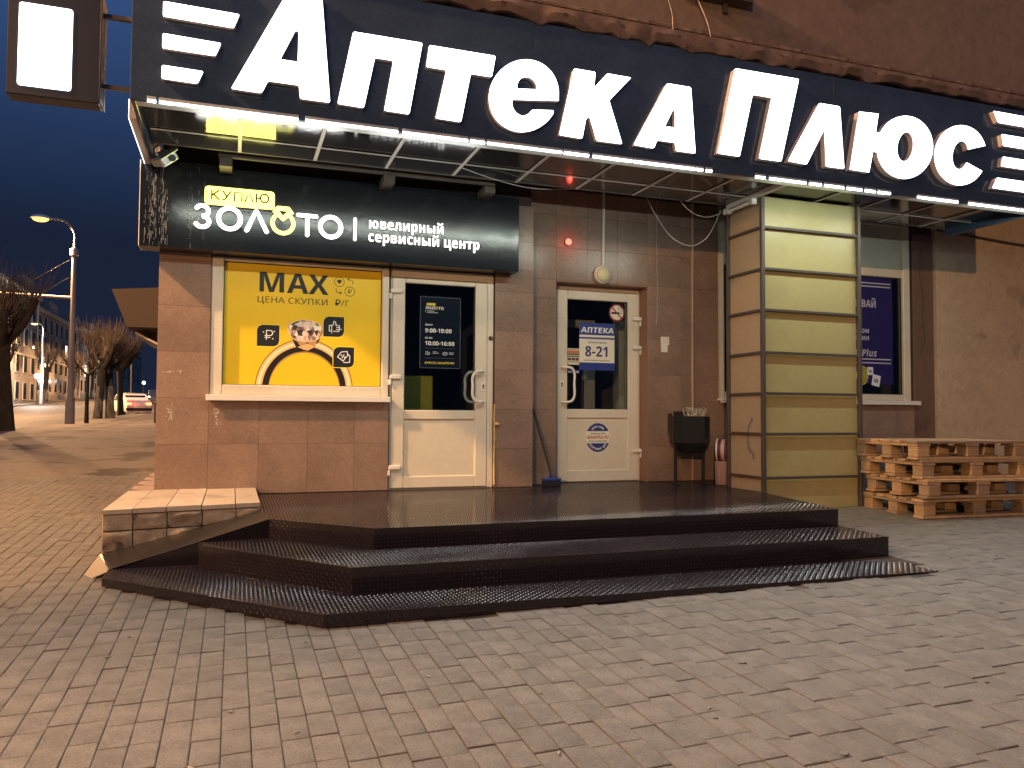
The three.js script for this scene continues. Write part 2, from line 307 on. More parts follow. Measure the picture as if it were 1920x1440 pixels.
// ======================================================================================
// CORNER BUILDING: tiled booth, recessed entrance wall, plastered wing, upper wall
// ======================================================================================
const ZB = -7.15, ZW = -7.35, YP = 0.33;      // booth front, recessed wall, platform level
const shop = thing('corner_shop_building', 'brown tiled corner shop building with plastered upper wall above the canopy', 'building');
{
  // masonry behind the tiles, with openings for booth window, two doors and the big window
  const wallm = M.grout, parts = [];
  const yb = -0.4, yt = 4.0;
  const back = (x0, x1, y0, y1, zf, th = 0.16) => parts.push(bx(x0, x1, y0, y1, zf - th, zf, 0.001));
  // booth front plane (tiles stand 12 mm proud of it)
  back(-0.59, -0.19, yb, 3.33, ZB - 0.012); back(-0.19, 1.335, yb, 1.17, ZB - 0.012); back(-0.19, 2.34, 2.36, 3.33, ZB - 0.012); back(2.34, 2.715, yb, 3.33, ZB - 0.012); back(1.335, 1.345, yb, 2.36, ZB - 0.012); back(1.345, 2.34, yb, 0.315, ZB - 0.012);
  // recessed wall
  back(2.60, 3.06, yb, yt, ZW - 0.012); back(3.06, 4.10, 2.385, yt, ZW - 0.012); back(4.10, 4.97, yb, yt, ZW - 0.012); back(4.97, 7.71, yb, 1.19, ZW - 0.012); back(7.71, 8.03, yb, yt, ZW - 0.012); back(3.06, 4.10, yb, 0.318, ZW - 0.012); back(4.97, 7.71, 3.34, yt, ZW - 0.012);
  part(shop, 'masonry', merge(parts), wallm);
  part(shop, 'side_wall', merge([bx(-0.60, -0.46, -0.4, 9, -24, ZB - 0.2, 0.002), bx(-0.46, 14, -0.4, 9, -24, -23.8, 0.002)]), M.plaster);
  part(shop, 'plaster_wing', bx(8.032, 14, -0.4, 9, ZW - 0.3, ZW + 0.045, 0.004), M.plaster);
  part(shop, 'upper_wall', merge([bx(-0.55, 14, 4.24, 9, -6.4, -5.64, 0.01), bx(-0.55, 8.03, 4.0, 9, -7.6, -6.41, 0.002)]), M.upper);
  part(shop, 'drip_edge', bx(-0.55, 14, 4.195, 4.24, -6.38, -5.585, 0.012), std(lin(0.33, 0.24, 0.20), 0.9, { map: T.rockc, bumpMap: T.rock, bumpScale: 0.003 }));
  { // rough mortar squeezed out over the top of the fascia
    const n = 220, f = [], jag = []; for (let i = 0; i <= n; i++) jag.push(0.02 * Math.sin(i * 0.9) * rnd() + rr(-0.018, 0.018) + (i > 40 && i < 74 ? rr(-0.03, 0.0) : 0));
    const row = (i) => { const x = -0.55 + 14.5 * i / n, b = 4.015 + jag[i] + 0.07 * smooth(60, 220, i); return [V(x, b, -5.478 - 0.01 * Math.abs(jag[i]) * 20), V(x, (b + 4.14) / 2, -5.462 + jag[i] * 0.5), V(x, 4.14, -5.49), V(x, 4.145, -6.3), V(x, b, -6.3)]; };
    for (let i = 0; i < n; i++) { const a = row(i), b = row(i + 1); for (let k = 0; k < 5; k++) { const m = (k + 1) % 5; f.push([a[k], b[k], b[m], a[m]]); } }
    part(shop, 'mortar_edge', toCreasedNormals(facets(f), 0.6), M.concrete);
  }
  // facade tiles, one mesh each; alike sizes share geometry
  const cache = new Map();
  const tileMats = [[0.330, 0.228, 0.182], [0.319, 0.222, 0.178], [0.338, 0.233, 0.185], [0.322, 0.222, 0.176]].map((c, i) => { const m = M.tile.clone(); m.color = lin(...c); const t = re(T.tile, 1.3); t.offset.set(i * 0.37, i * 0.61); m.map = t; return m; });
  const tile = (x0, x1, y0, y1, z) => { const w = +(x1 - x0 - 0.0018).toFixed(4), h = +(y1 - y0 - 0.0018).toFixed(4); if (w < 0.012 || h < 0.012) return; const key = w + 'x' + h + (rnd() < 0.5 ? 'a' : 'b'); if (!cache.has(key)) cache.set(key, cbox(w, h, 0.011, 0.0007, [rr(0, 3), rr(0, 3)])); part(shop, 'facade_tile', cache.get(key), tileMats[Math.floor(rnd() * 4)], [(x0 + x1) / 2, (y0 + y1) / 2, z - 0.0055 + rr(-0.0003, 0.0003)]); };
  const grid = (xs, ys, z, skip = () => false) => { for (let i = 0; i + 1 < xs.length; i++) for (let k = 0; k + 1 < ys.length; k++) if (!skip((xs[i] + xs[i + 1]) / 2, (ys[k] + ys[k + 1]) / 2)) tile(xs[i], xs[i + 1], ys[k], ys[k + 1], z); };
  const ys = [0.385, 0.76, 1.148, 1.535, 1.92, 2.305, 2.37];
  grid([-0.60, -0.192], ys, ZB); grid([-0.192, 0.215, 0.622, 1.03, 1.335], [0.335, 0.76, 1.168], ZB); grid([2.345, 2.735], [0.335, 0.70, 1.075, 1.45, 1.825, 2.20, 2.42, 2.70], ZB);
  grid([-0.192, 0.215, 0.622, 1.03, 1.437, 1.845, 2.34], [2.372, 2.70, 3.05], ZB); grid([2.345, 2.735], [2.70, 3.05], ZB); grid([-0.60, -0.192], [2.37, 2.70, 3.05], ZB);
  const yw = [0.335, 0.70, 1.075, 1.45, 1.825, 2.20, 2.388, 2.72, 3.05, 3.31];
  grid([2.737, 3.058], yw, ZW); grid([3.058, 3.40, 3.75, 4.10], [2.388, 2.72, 3.05, 3.31], ZW); grid([4.10, 4.50, 4.968], yw, ZW);
  grid([4.968, 5.37, 5.78, 6.19, 6.60, 7.01, 7.42, 7.71], [0.05, 0.43, 0.81, 1.19], ZW);
  part(shop, 'brown_pier', bx(7.71, 8.03, -0.2, 3.24, ZW - 0.011, ZW + 0.004, 0.002), std(lin(0.20, 0.125, 0.10), 0.6, { map: T.wall }));
  part(shop, 'booth_return', bx(2.72, 2.736, 0.3, 3.1, ZW - 0.01, ZB - 0.012, 0.001), M.tile);
  // reveal of the pharmacy door
  const rv = std(lin(0.30, 0.165, 0.115), 0.6, { map: T.grime });
  part(shop, 'door_reveal', merge([bx(4.096, 4.112, 0.33, 2.385, -7.62, ZW - 0.002, 0.001), bx(3.048, 3.062, 0.33, 2.385, -7.62, ZW - 0.002, 0.001), bx(3.062, 4.096, 2.372, 2.388, -7.62, ZW - 0.002, 0.001)]), rv);
  // small white specks in clusters on the booth tiles
  const sp = []; for (const [cx, cy, w, h, n] of [[-0.50, 1.36, 0.05, 0.012, 26], [-0.42, 1.37, 0.03, 0.02, 12], [-0.49, 1.02, 0.035, 0.09, 60], [-0.13, 1.02, 0.03, 0.06, 46], [-0.12, 0.94, 0.03, 0.02, 20]]) for (let i = 0; i < n; i++) { const g = new THREE.CircleGeometry(rr(0.001, 0.0034), 6); sp.push(moved(g, cx + w * (rnd() + rnd() - 1), cy + h * (rnd() + rnd() - 1), ZB + 0.0012)); }
  part(shop, 'white_specks', merge(sp), std(lin(0.75, 0.72, 0.70), 0.6)).userData.kind = 'stuff';
  // dark rooms behind the glass
  const room = (x0, x1, y0, y1, z0, z1) => { const t = 0.05; return merge([bx(x0 - t, x1 + t, y0 - t, y0, z0, z1, 0.001), bx(x0 - t, x1 + t, y1, y1 + t, z0, z1, 0.001), bx(x0 - t, x0, y0, y1, z0, z1, 0.001), bx(x1, x1 + t, y0, y1, z0, z1, 0.001), bx(x0 - t, x1 + t, y0 - t, y1 + t, z0 - t, z0, 0.001)]); };
  part(shop, 'booth_room', room(-0.4, 2.55, 0.25, 2.6, -9.6, -7.33), std(lin(0.10, 0.10, 0.11), 0.8));
  part(shop, 'vestibule', room(2.95, 4.25, 0.25, 2.6, -9.4, -7.63), std(lin(0.16, 0.15, 0.14), 0.7));
  part(shop, 'pharmacy_room', room(4.7, 7.9, 0.2, 3.5, -10, -7.53), std(lin(0.14, 0.13, 0.12), 0.8));
  part(shop, 'reflection_stand_in', bx(1.40, 1.86, 0.31, 1.40, -8.1, -7.62, 0.01), std(lin(0.62, 0.56, 0.06), 0.5));  // yellow box added behind the door glass in place of a yellow-green reflection
  part(shop, 'inner_door', merge([bx(3.70, 3.84, 0.4, 2.0, -8.15, -8.08, 0.004), bx(3.2, 3.27, 0.4, 2.0, -8.15, -8.08, 0.004), bx(3.2, 3.84, 2.002, 2.09, -8.15, -8.08, 0.004), bx(4.05, 4.12, 0.4, 2.4, -8.0, -7.9, 0.004), bx(4.17, 4.22, 0.4, 2.4, -8.3, -8.2, 0.004)]), M.pvc);
}
// framed opening: four mitred-looking bars
const barsOf = (x0, x1, y0, y1, z0, z1, w, c = 0.006) => merge([bx(x0, x0 + w, y0, y1, z0, z1, c), bx(x1 - w, x1, y0, y1, z0, z1, c), bx(x0 + w + 0.0005, x1 - w - 0.0005, y1 - w, y1, z0, z1 - 0.0008, c), bx(x0 + w + 0.0005, x1 - w - 0.0005, y0, y0 + w, z0, z1 - 0.0008, c)]);
function paneSet(parent, x0, x1, y0, y1, z) {
  part(parent, 'gasket', barsOf(x0 - 0.004, x1 + 0.004, y0 - 0.004, y1 + 0.004, z - 0.008, z + 0.010, 0.009, 0.001), M.gasket);
  part(parent, 'pane', bx(x0 + 0.004, x1 - 0.004, y0 + 0.004, y1 - 0.004, z - 0.003, z + 0.003, 0.0005), M.glass);
}
{ // booth window
  const w = new THREE.Group(); w.name = 'booth_window'; shop.add(w);
  part(w, 'frame', merge([bx(-0.19, -0.092, 1.178, 2.36, -7.26, -7.163, 0.007), bx(1.27, 1.332, 1.178, 2.36, -7.26, -7.163, 0.007), bx(-0.0915, 1.2695, 1.178, 1.266, -7.26, -7.164, 0.007), bx(-0.0915, 1.2695, 2.331, 2.36, -7.26, -7.164, 0.007)]), M.pvc);
  part(w, 'sill', merge([bx(-0.215, 1.338, 1.150, 1.177, -7.20, -7.085, 0.004), bx(-0.215, 1.338, 1.128, 1.152, -7.093, -7.084, 0.002)]), M.whitemetal);
  part(w, 'gasket', barsOf(-0.096, 1.274, 1.262, 2.334, -7.235, -7.212, 0.010, 0.001), M.gasket);
  part(w, 'pane', bx(-0.088, 1.266, 1.27, 2.327, -7.228, -7.222, 0.0005), M.glass);
}
{ // pharmacy window behind the column
  const w = new THREE.Group(); w.name = 'pharmacy_window'; shop.add(w);
  part(w, 'frame', merge([bx(4.975, 5.075, 1.215, 3.338, -7.46, -7.385, 0.007), bx(7.60, 7.705, 1.215, 3.338, -7.46, -7.385, 0.007), bx(5.0755, 7.5995, 1.215, 1.29, -7.46, -7.386, 0.007), bx(5.0755, 7.5995, 2.695, 2.795, -7.46, -7.386, 0.007), bx(5.0755, 7.5995, 3.31, 3.338, -7.46, -7.386, 0.007), bx(6.29, 6.39, 1.2905, 2.6945, -7.46, -7.387, 0.007)]), M.pvc);
  part(w, 'sill', merge([bx(4.95, 7.745, 1.190, 1.214, -7.42, -7.28, 0.004), bx(4.95, 7.745, 1.165, 1.192, -7.289, -7.281, 0.002)]), M.whitemetal);
  for (const [x0, x1, y0, y1] of [[5.08, 6.288, 1.294, 2.692], [6.392, 7.597, 1.294, 2.692]]) paneSet(w, x0, x1, y0, y1, -7.43);
  part(w, 'blind_panel', bx(5.078, 7.597, 2.798, 3.308, -7.44, -7.425, 0.002), std(lin(0.58, 0.59, 0.52), 0.5, { map: T.grime }));
}
// white plastic half-glazed doors
function door(name, o) {
  const d = new THREE.Group(); d.name = name; shop.add(d);
  const { x0, x1, y0, y1, z, gx0, gx1, gy0, gy1, py0, py1, hx, hinge, hys, hy } = o, t = 0.07;
  part(d, 'leaf_frame', merge([bx(x0, gx0, y0, y1, z - t, z, 0.007), bx(gx1, x1, y0, y1, z - t, z, 0.007), bx(gx0 + 0.0005, gx1 - 0.0005, gy1, y1, z - t, z - 0.0008, 0.007), bx(gx0 + 0.0005, gx1 - 0.0005, py1, gy0, z - t, z - 0.0008, 0.007), bx(gx0 + 0.0005, gx1 - 0.0005, y0, py0, z - t, z - 0.0008, 0.007)]), M.pvc);
  part(d, 'lower_panel', bx(gx0 - 0.003, gx1 + 0.003, py0 - 0.003, py1 + 0.003, z - 0.045, z - 0.016, 0.002), M.pvcpanel);
  paneSet(d, gx0, gx1, gy0, gy1, z - 0.022);
  part(d, 'threshold', bx(x0 - 0.03, x1 + 0.03, y0 - 0.028, y0 - 0.004, z - 0.09, z + 0.012, 0.004), M.frame);
  const s = Math.sign((gx0 + gx1) / 2 - hx), hz = z + 0.055;                           // bow handle
  const hp = (dz) => curve([[hx, hy[1], z + dz * 0.0], [hx + s * 0.02, hy[1], z + dz * 0.7], [hx + s * 0.085, hy[1] - 0.01, z + dz], [hx + s * 0.118, hy[1] - 0.055, z + dz], [hx + s * 0.118, (hy[0] + hy[1]) / 2, z + dz], [hx + s * 0.118, hy[0] + 0.055, z + dz], [hx + s * 0.085, hy[0] + 0.01, z + dz], [hx + s * 0.02, hy[0], z + dz * 0.7], [hx, hy[0], z]], 40);
  part(d, 'handle', limb(hp(0.055), 0.0135, 10), M.whitemetal);
  if (o.inner) part(d, 'inner_handle', limb(hp(-0.055).map((p) => V(p.x - 0.02, p.y, p.z - 0.075)), 0.0135, 10), M.whitemetal);
  part(d, 'lock_plate', merge([bx(hx - 0.022, hx + 0.022, (hy[0] + hy[1]) / 2 - 0.045, (hy[0] + hy[1]) / 2 + 0.045, z, z + 0.008, 0.006)]), M.whitemetal);
  part(d, 'lock_cylinder', merge([moved(new THREE.CylinderGeometry(0.009, 0.009, 0.012, 14), hx, (hy[0] + hy[1]) / 2 + 0.010, z + 0.009, Math.PI / 2, 0, 0), bx(hx - 0.005, hx + 0.005, (hy[0] + hy[1]) / 2 - 0.022, (hy[0] + hy[1]) / 2 + 0.006, z + 0.002, z + 0.0135, 0.002)]), M.dark);
  for (const y of hys) part(d, 'hinge', merge([bx(Math.min(hinge, hinge - s * 0) - 0.055, hinge + 0.055, y - 0.02, y + 0.022, z, z + 0.026, 0.008), bx(hinge - s * -0.052 - 0.016, hinge - s * -0.052 + 0.016, y - 0.075, y - 0.022, z - 0.01, z + 0.02, 0.007)]), M.whitemetal);
  return d;
}
const d1 = door('booth_door', { x0: 1.364, x1: 2.275, y0: 0.345, y1: 2.276, z: -7.168, gx0: 1.48, gx1: 2.157, gy0: 1.06, gy1: 2.234, py0: 0.453, py1: 0.974, hx: 2.235, hy: [1.14, 1.432], hinge: 1.395, hys: [2.15, 1.36, 0.535], inner: true });
part(d1, 'door_frame', merge([bx(1.336, 1.36, 0.33, 2.36, -7.26, -7.175, 0.005), bx(2.279, 2.338, 0.33, 2.36, -7.26, -7.172, 0.006), bx(1.3605, 2.2785, 2.281, 2.36, -7.26, -7.172, 0.006)]), M.pvc);
part(d1, 'inner_frame_shadow_gap', bx(2.2755, 2.2785, 0.345, 2.28, -7.25, -7.19, 0.0005), M.gasket).name = 'shadow_gap_strip';  // dark strip filling the gap beside the leaf, its shade given as colour
const d2 = door('pharmacy_door', { x0: 3.131, x1: 4.07, y0: 0.336, y1: 2.318, z: -7.50, gx0: 3.25, gx1: 3.948, gy0: 1.085, gy1: 2.226, py0: 0.454, py1: 0.99, hx: 3.185, hy: [1.155, 1.515], hinge: 4.05, hys: [2.05, 1.742, 0.648] });
part(d2, 'door_frame', merge([bx(3.066, 3.127, 0.33, 2.37, -7.60, -7.512, 0.006), bx(4.074, 4.094, 0.33, 2.37, -7.60, -7.512, 0.005), bx(3.1275, 4.0735, 2.322, 2.37, -7.60, -7.512, 0.006)]), M.pvc);

// ======================================================================================
// STONE PLINTH left of the steps
// ======================================================================================
{
  const p = thing('stone_plinth', 'low pale split-stone plinth under the corner of the tiled booth', 'plinth', [0, 0, 0]);
  const mats = [[0.52, 0.42, 0.31], [0.48, 0.39, 0.29], [0.56, 0.45, 0.33]].map((c) => std(lin(...c), 0.9, { map: T.rockc, bumpMap: T.rock, bumpScale: 0.002 }));
  const cop = [[0.55, 0.47, 0.38], [0.50, 0.43, 0.35], [0.58, 0.50, 0.41]].map((c) => std(lin(...c), 0.9, { map: re(T.wall, 0.9), bumpMap: T.rock, bumpScale: 0.002 }));
  // block with a hammered front face: its front is a displaced grid
  const rockBlock = (w, h, d, amp, sd, face) => {
    const nx = 9, ny = 7, f = [], pt = (i, k) => { const u = i / nx, v = k / ny, edge = Math.min(u, 1 - u, v, 1 - v) * 8, a = N3[((Math.floor(v * 90) + sd * 37) & 255) * 256 + ((Math.floor(u * 110) + sd * 71) & 255)], b = N2[((Math.floor(v * 60) + sd * 17) & 255) * 256 + ((Math.floor(u * 60) + sd * 31) & 255)], q = Math.min(1, edge) * amp * (2.2 * (a - 0.35) + 0.5 * (b - 0.5)); return face === 'top' ? V((u - 0.5) * w, h / 2 + q * 0.5, (0.5 - v) * d) : V((u - 0.5) * w, (v - 0.5) * h, d / 2 + q); };
    for (let i = 0; i < nx; i++) for (let k = 0; k < ny; k++) f.push([pt(i, k), pt(i + 1, k), pt(i + 1, k + 1), pt(i, k + 1)]);
    const c = (x, y, z) => V(x * w / 2, y * h / 2, z * d / 2);
    if (face !== 'top') f.push([c(-1, 1, 1), c(1, 1, 1), c(1, 1, -1), c(-1, 1, -1)]); else f.push([c(-1, -1, 1), c(1, -1, 1), c(1, 1, 1), c(-1, 1, 1)]);
    f.push([c(-1, -1, -1), c(-1, -1, 1), c(-1, 1, 1), c(-1, 1, -1)], [c(1, -1, 1), c(1, -1, -1), c(1, 1, -1), c(1, 1, 1)], [c(1, -1, -1), c(-1, -1, -1), c(-1, 1, -1), c(1, 1, -1)]);
    return toCreasedNormals(facets(f, [sd * 0.13, sd * 0.29]), 0.7);
  };
  part(p, 'core', merge([prism([[-0.772, -5.83], [0.19, -6.02], [0.19, -7.14], [-0.772, -7.14]], -0.3, 0.355), bx(-0.77, -0.61, -0.3, 0.36, -16, -7.141, 0.004)]), std(lin(0.10, 0.08, 0.06), 0.95));
  const xs = [-0.792, -0.615, -0.41, -0.19, 0.03, 0.198]; let s = 3;
  for (let i = 0; i + 1 < xs.length; i++) {
    const w = xs[i + 1] - xs[i] - 0.006, cx = (xs[i] + xs[i + 1]) / 2;
    const zf = (x) => -5.765 - 0.2 * (x + 0.79);
    part(p, 'coping_stone', prism([[xs[i] + 0.003, zf(xs[i]) + 0.006], [xs[i + 1] - 0.003, zf(xs[i + 1]) + 0.006], [xs[i + 1] - 0.003, -7.148], [xs[i] + 0.003, -7.148]], 0.356, 0.386 + rr(-0.003, 0.003)), cop[s++ % 3]);
    for (const [y0, y1] of [[0.246, 0.352], [0.114, 0.242], [-0.06, 0.110]]) part(p, 'stone_block', rockBlock(w * 1.015, y1 - y0 - 0.004, 0.06, 0.014, s++, 'front'), mats[s % 3], [cx, (y0 + y1) / 2, zf(cx) - 0.032 + rr(-0.003, 0.003)], [0, 0.197, 0]);
  }
  part(p, 'side_ledge', merge([bx(-0.795, -0.602, 0.36, 0.385, -11, -7.15, 0.006), bx(-0.792, -0.772, -0.3, 0.36, -16, -5.83, 0.004)]), std(lin(0.52, 0.40, 0.34), 0.9, { map: T.rockc, bumpMap: T.rock, bumpScale: 0.002 }));
}

// ======================================================================================
// BLACK CHEQUER-PLATE STEPS
// ======================================================================================
{
  const steps = thing('metal_steps', 'black chequer-plate entrance steps and landing with a ramp at one end', 'steps', [0, 0, 0]);
  const P = { top: [[0.205, -7.15], [0.185, -5.97], [0.24, -5.45], [0.375, -5.30], [0.818, -4.82], [4.29, -4.80], [4.585, -6.12], [4.585, -7.362], [2.72, -7.362], [2.72, -7.15]],
    mid: [[0.20, -6.0], [0.23, -5.46], [-0.182, -5.40], [-0.182, -5.29], [0.617, -4.27], [4.24, -4.27], [4.32, -4.83], [4.40, -6.0]],
    low: [[0.15, -6.0], [-0.2, -5.42], [-0.694, -5.40], [-0.694, -5.12], [0.425, -3.87], [4.157, -3.79], [4.25, -4.30], [4.33, -6.0]] };
  const sheetTop = (poly, y) => prism(poly, y - 0.006, y);
  const wall = (list, y0, y1) => { const f = []; for (let i = 0; i + 1 < list.length; i++) { const [x, z] = list[i], [x2, z2] = list[i + 1]; f.push([V(x, y0, z), V(x2, y0, z2), V(x2, y1, z2), V(x, y1, z)]); } return facets(f); };
  part(steps, 'landing', sheetTop(P.top, YP), M.plate);
  part(steps, 'tread', sheetTop(P.mid, 0.205), M.plate);
  part(steps, 'tread', sheetTop(P.low, 0.067), M.plate);
  const inset = (l, d) => l.map(([x, z]) => [x, z - d]);
  const r1 = [[0.24, -5.45], [0.375, -5.303], [0.818, -4.823], [4.288, -4.803], [4.583, -6.12]], r2 = [[-0.182, -5.293], [0.617, -4.273], [4.238, -4.273], [4.30, -4.80]], r3 = [[-0.694, -5.123], [0.425, -3.873], [4.155, -3.793], [4.238, -4.27]];
  part(steps, 'riser', wall(r1, 0.200, YP - 0.006), M.plate); part(steps, 'riser', wall(r2, 0.062, 0.199), M.plate); part(steps, 'riser', wall(r3, -0.12, 0.061), M.plate);
  part(steps, 'back_skirt', merge([wall([[4.583, -6.12], [4.583, -7.3]], 0.0, YP - 0.006)]), M.plate);
  // ramp strip running down along the plinth
  const A = V(0.185, YP - 0.001, -5.965), B = V(0.24, YP - 0.001, -5.452), Cc = V(-0.685, 0.060, -5.385), D = V(-0.80, 0.098, -5.765), E = V(-0.867, -0.012, -5.375);
  const up = (v, d) => V(v.x, v.y + d, v.z);
  const rampMat = phy(lin(0.022, 0.019, 0.017), 0.26, { bumpMap: T.lump, bumpScale: 0.0006 });
  part(steps, 'ramp_plate', facets([[A, D, Cc, B], [up(A, -0.006), up(B, -0.006), up(Cc, -0.006), up(D, -0.006)]]), rampMat);
  part(steps, 'ramp_toe', facets([[D, E, Cc], [up(D, -0.006), up(Cc, -0.006), up(E, -0.006)]]), std(lin(0.12, 0.085, 0.05), 0.45, { map: T.grime }));
  part(steps, 'ramp_side', facets([[up(B, -0.003), V(0.24, 0.2, -5.452), V(-0.182, 0.2, -5.40), V(-0.182, 0.2045, -5.42)], [V(-0.182, 0.2045, -5.405), V(-0.182, 0.067, -5.40), V(-0.69, 0.067, -5.388), V(-0.685, 0.0595, -5.386)]]), M.plate);
  // raised lozenges, laid crosswise by turns
  const loz = (list, place) => { const p = [], n = [], u = []; for (const s of list) { const { o, a, b, t } = place(s), L = 0.0115, Wd = 0.0042, h = 0.0015, e1 = a, e2 = b; const c = Math.cos(t), q = Math.sin(t); const ex = e1.clone().multiplyScalar(c).addScaledVector(e2, q), ey = e2.clone().multiplyScalar(c).addScaledVector(e1, -q), N = e1.clone().cross(e2);
    const t0 = o.clone().addScaledVector(ex, L), t1 = o.clone().addScaledVector(ey, Wd), t2 = o.clone().addScaledVector(ex, -L), t3 = o.clone().addScaledVector(ey, -Wd), r0 = o.clone().addScaledVector(ex, L * 0.45).addScaledVector(N, h), r1_ = o.clone().addScaledVector(ex, -L * 0.45).addScaledVector(N, h);
    for (const tri of [[t0, t1, r0], [t1, r1_, r0], [t1, t2, r1_], [t2, t3, r1_], [t3, r0, r1_], [t3, t0, r0]]) { const m = tri[1].clone().sub(tri[0]).cross(tri[2].clone().sub(tri[0])).normalize(); for (const v of tri) { p.push(v.x, v.y, v.z); n.push(m.x, m.y, m.z); u.push(v.x, v.z); } } }
    const g = new THREE.BufferGeometry(); g.setAttribute('position', new THREE.Float32BufferAttribute(p, 3)); g.setAttribute('normal', new THREE.Float32BufferAttribute(n, 3)); g.setAttribute('uv', new THREE.Float32BufferAttribute(u, 2)); return g; };
  const stud = phy(lin(0.0175, 0.0130, 0.0155), 0.13);
  const onTop = (poly, y, keep, pitch = 0.0225) => { const l = []; for (let i = -45; i < 212; i++) for (let k = 0; k < 170; k++) { const x = i * pitch, z = -7.34 + k * pitch; if (inside(poly, x, z) && keep(x, z)) l.push([x, z, (i + k) & 1]); } return loz(l, ([x, z, odd]) => ({ o: V(x, y, z), a: V(0, 0, 1), b: V(1, 0, 0), t: odd ? 0.785 : -0.785 })); };
  const shrink = (poly, m) => (x, z) => inside(poly, x + m, z) && inside(poly, x - m, z) && inside(poly, x, z + m) && inside(poly, x, z - m);
  const k1 = shrink(P.top, 0.012), k2 = shrink(P.mid, 0.012), k3 = shrink(P.low, 0.012);
  for (const g of [onTop(P.top, YP, k1, 0.0225), onTop(P.mid, 0.205, (x, z) => k2(x, z) && !inside(P.top, x, z)), onTop(P.low, 0.067, (x, z) => k3(x, z) && !inside(P.mid, x, z))]) part(steps, 'tread_lozenges', g, stud).userData.kind = 'stuff';
  const onWall = (list, y0, y1) => { const l = []; for (let i = 0; i + 1 < list.length; i++) { const a = V(list[i][0], 0, list[i][1]), b = V(list[i + 1][0], 0, list[i + 1][1]), d = b.clone().sub(a), len = d.length(); d.normalize(); for (let k = 1; k * 0.0225 < len - 0.01; k++) for (let y = y0 + 0.016, j = 0; y < y1 - 0.008; y += 0.0225, j++) if (y > ground(a.x + d.x * k * 0.0225, a.z + d.z * k * 0.0225) + 0.012) l.push([a.clone().addScaledVector(d, k * 0.0225).setY(y), d, (k + j) & 1]); } return loz(l, ([o, d, odd]) => ({ o, a: d, b: V(0, 1, 0), t: odd ? 0.785 : -0.785 })); };
  part(steps, 'riser_lozenges', merge([onWall(r1, 0.205, YP - 0.006), onWall(r2, 0.067, 0.199), onWall(r3, -0.06, 0.061)]), stud).userData.kind = 'stuff';
}

// ======================================================================================
// CANOPY with glossy ceiling panels
// ======================================================================================
const ZF = -5.50, YF0 = 3.02, YF1 = 4.0, YC = 3.10;     // fascia front, its bottom and top, ceiling
function area(w, h, at, towards, color, power) { const l = new THREE.RectAreaLight(color, power, w, h); l.position.set(...at); l.lookAt(...towards); scene.add(l); return l; }
{
  const c = thing('shop_canopy', 'dark blue canopy over the entrance with a glossy panelled ceiling', 'canopy', [0, 0, 0]);
  part(c, 'fascia', merge([bx(-0.655, 2.1, YF0, YF1, ZF - 0.03, ZF, 0.003), bx(2.1015, 4.9, YF0, YF1, ZF - 0.03, ZF, 0.003), bx(4.9015, 7.42, YF0, YF1, ZF - 0.03, ZF, 0.003)]), M.fascia);
  part(c, 'side_fascia', bx(-0.655, -0.625, YF0, YF1, -7.3, ZF - 0.0305, 0.003), M.fascia);
  part(c, 'side_fascia', bx(7.39, 7.42, YF0, YF1, -6.6, ZF - 0.0305, 0.003), M.fascia);
  part(c, 'bottom_lip', bx(-0.625, 7.39, YF0, YF0 + 0.012, ZF - 0.11, ZF - 0.0305, 0.002), M.alu);
  part(c, 'roof', bx(-0.62, 7.38, 3.34, 3.44, -7.338, ZF - 0.04, 0.004), M.dark);
  part(c, 'back_edge', bx(-0.62, 7.38, YC - 0.006, YC + 0.10, -6.60, -6.575, 0.002), M.frame);
  // ceiling: panels in a grid of pale bars
  const xs = [-0.62, 0.014, 0.597, 1.18, 1.763, 2.346, 2.93, 3.512, 4.095, 4.62, 5.26, 5.845, 6.43, 7.0, 7.385], zs = [-5.535, -6.25, -6.574];
  const pg = new Map();
  for (let i = 0; i + 1 < xs.length; i++) for (let k = 0; k + 1 < zs.length; k++) {
    const w = xs[i + 1] - xs[i] - 0.006, d = zs[k] - zs[k + 1] - 0.006, key = w.toFixed(3) + d.toFixed(3); if (!pg.has(key)) pg.set(key, cbox(w, 0.008, d, 0.001));
    part(c, 'ceiling_panel', pg.get(key), M.ceiling, [(xs[i] + xs[i + 1]) / 2, YC + 0.006 + rr(-0.002, 0.002), (zs[k] + zs[k + 1]) / 2], [rr(-0.004, 0.004), 0, rr(-0.004, 0.004)]);
  }
  for (const x of xs.slice(1, -1)) part(c, 'ceiling_bar', bx(x - 0.014, x + 0.014, YC - 0.011, YC - 0.004, -6.574, -5.535, 0.002), M.bar);
  for (const z of zs.slice(1, -1)) for (let i = 0; i + 1 < xs.length; i++) part(c, 'ceiling_bar', bx(xs[i] + 0.015, xs[i + 1] - 0.015, YC - 0.010, YC - 0.004, z - 0.010, z + 0.010, 0.002), M.bar);
}
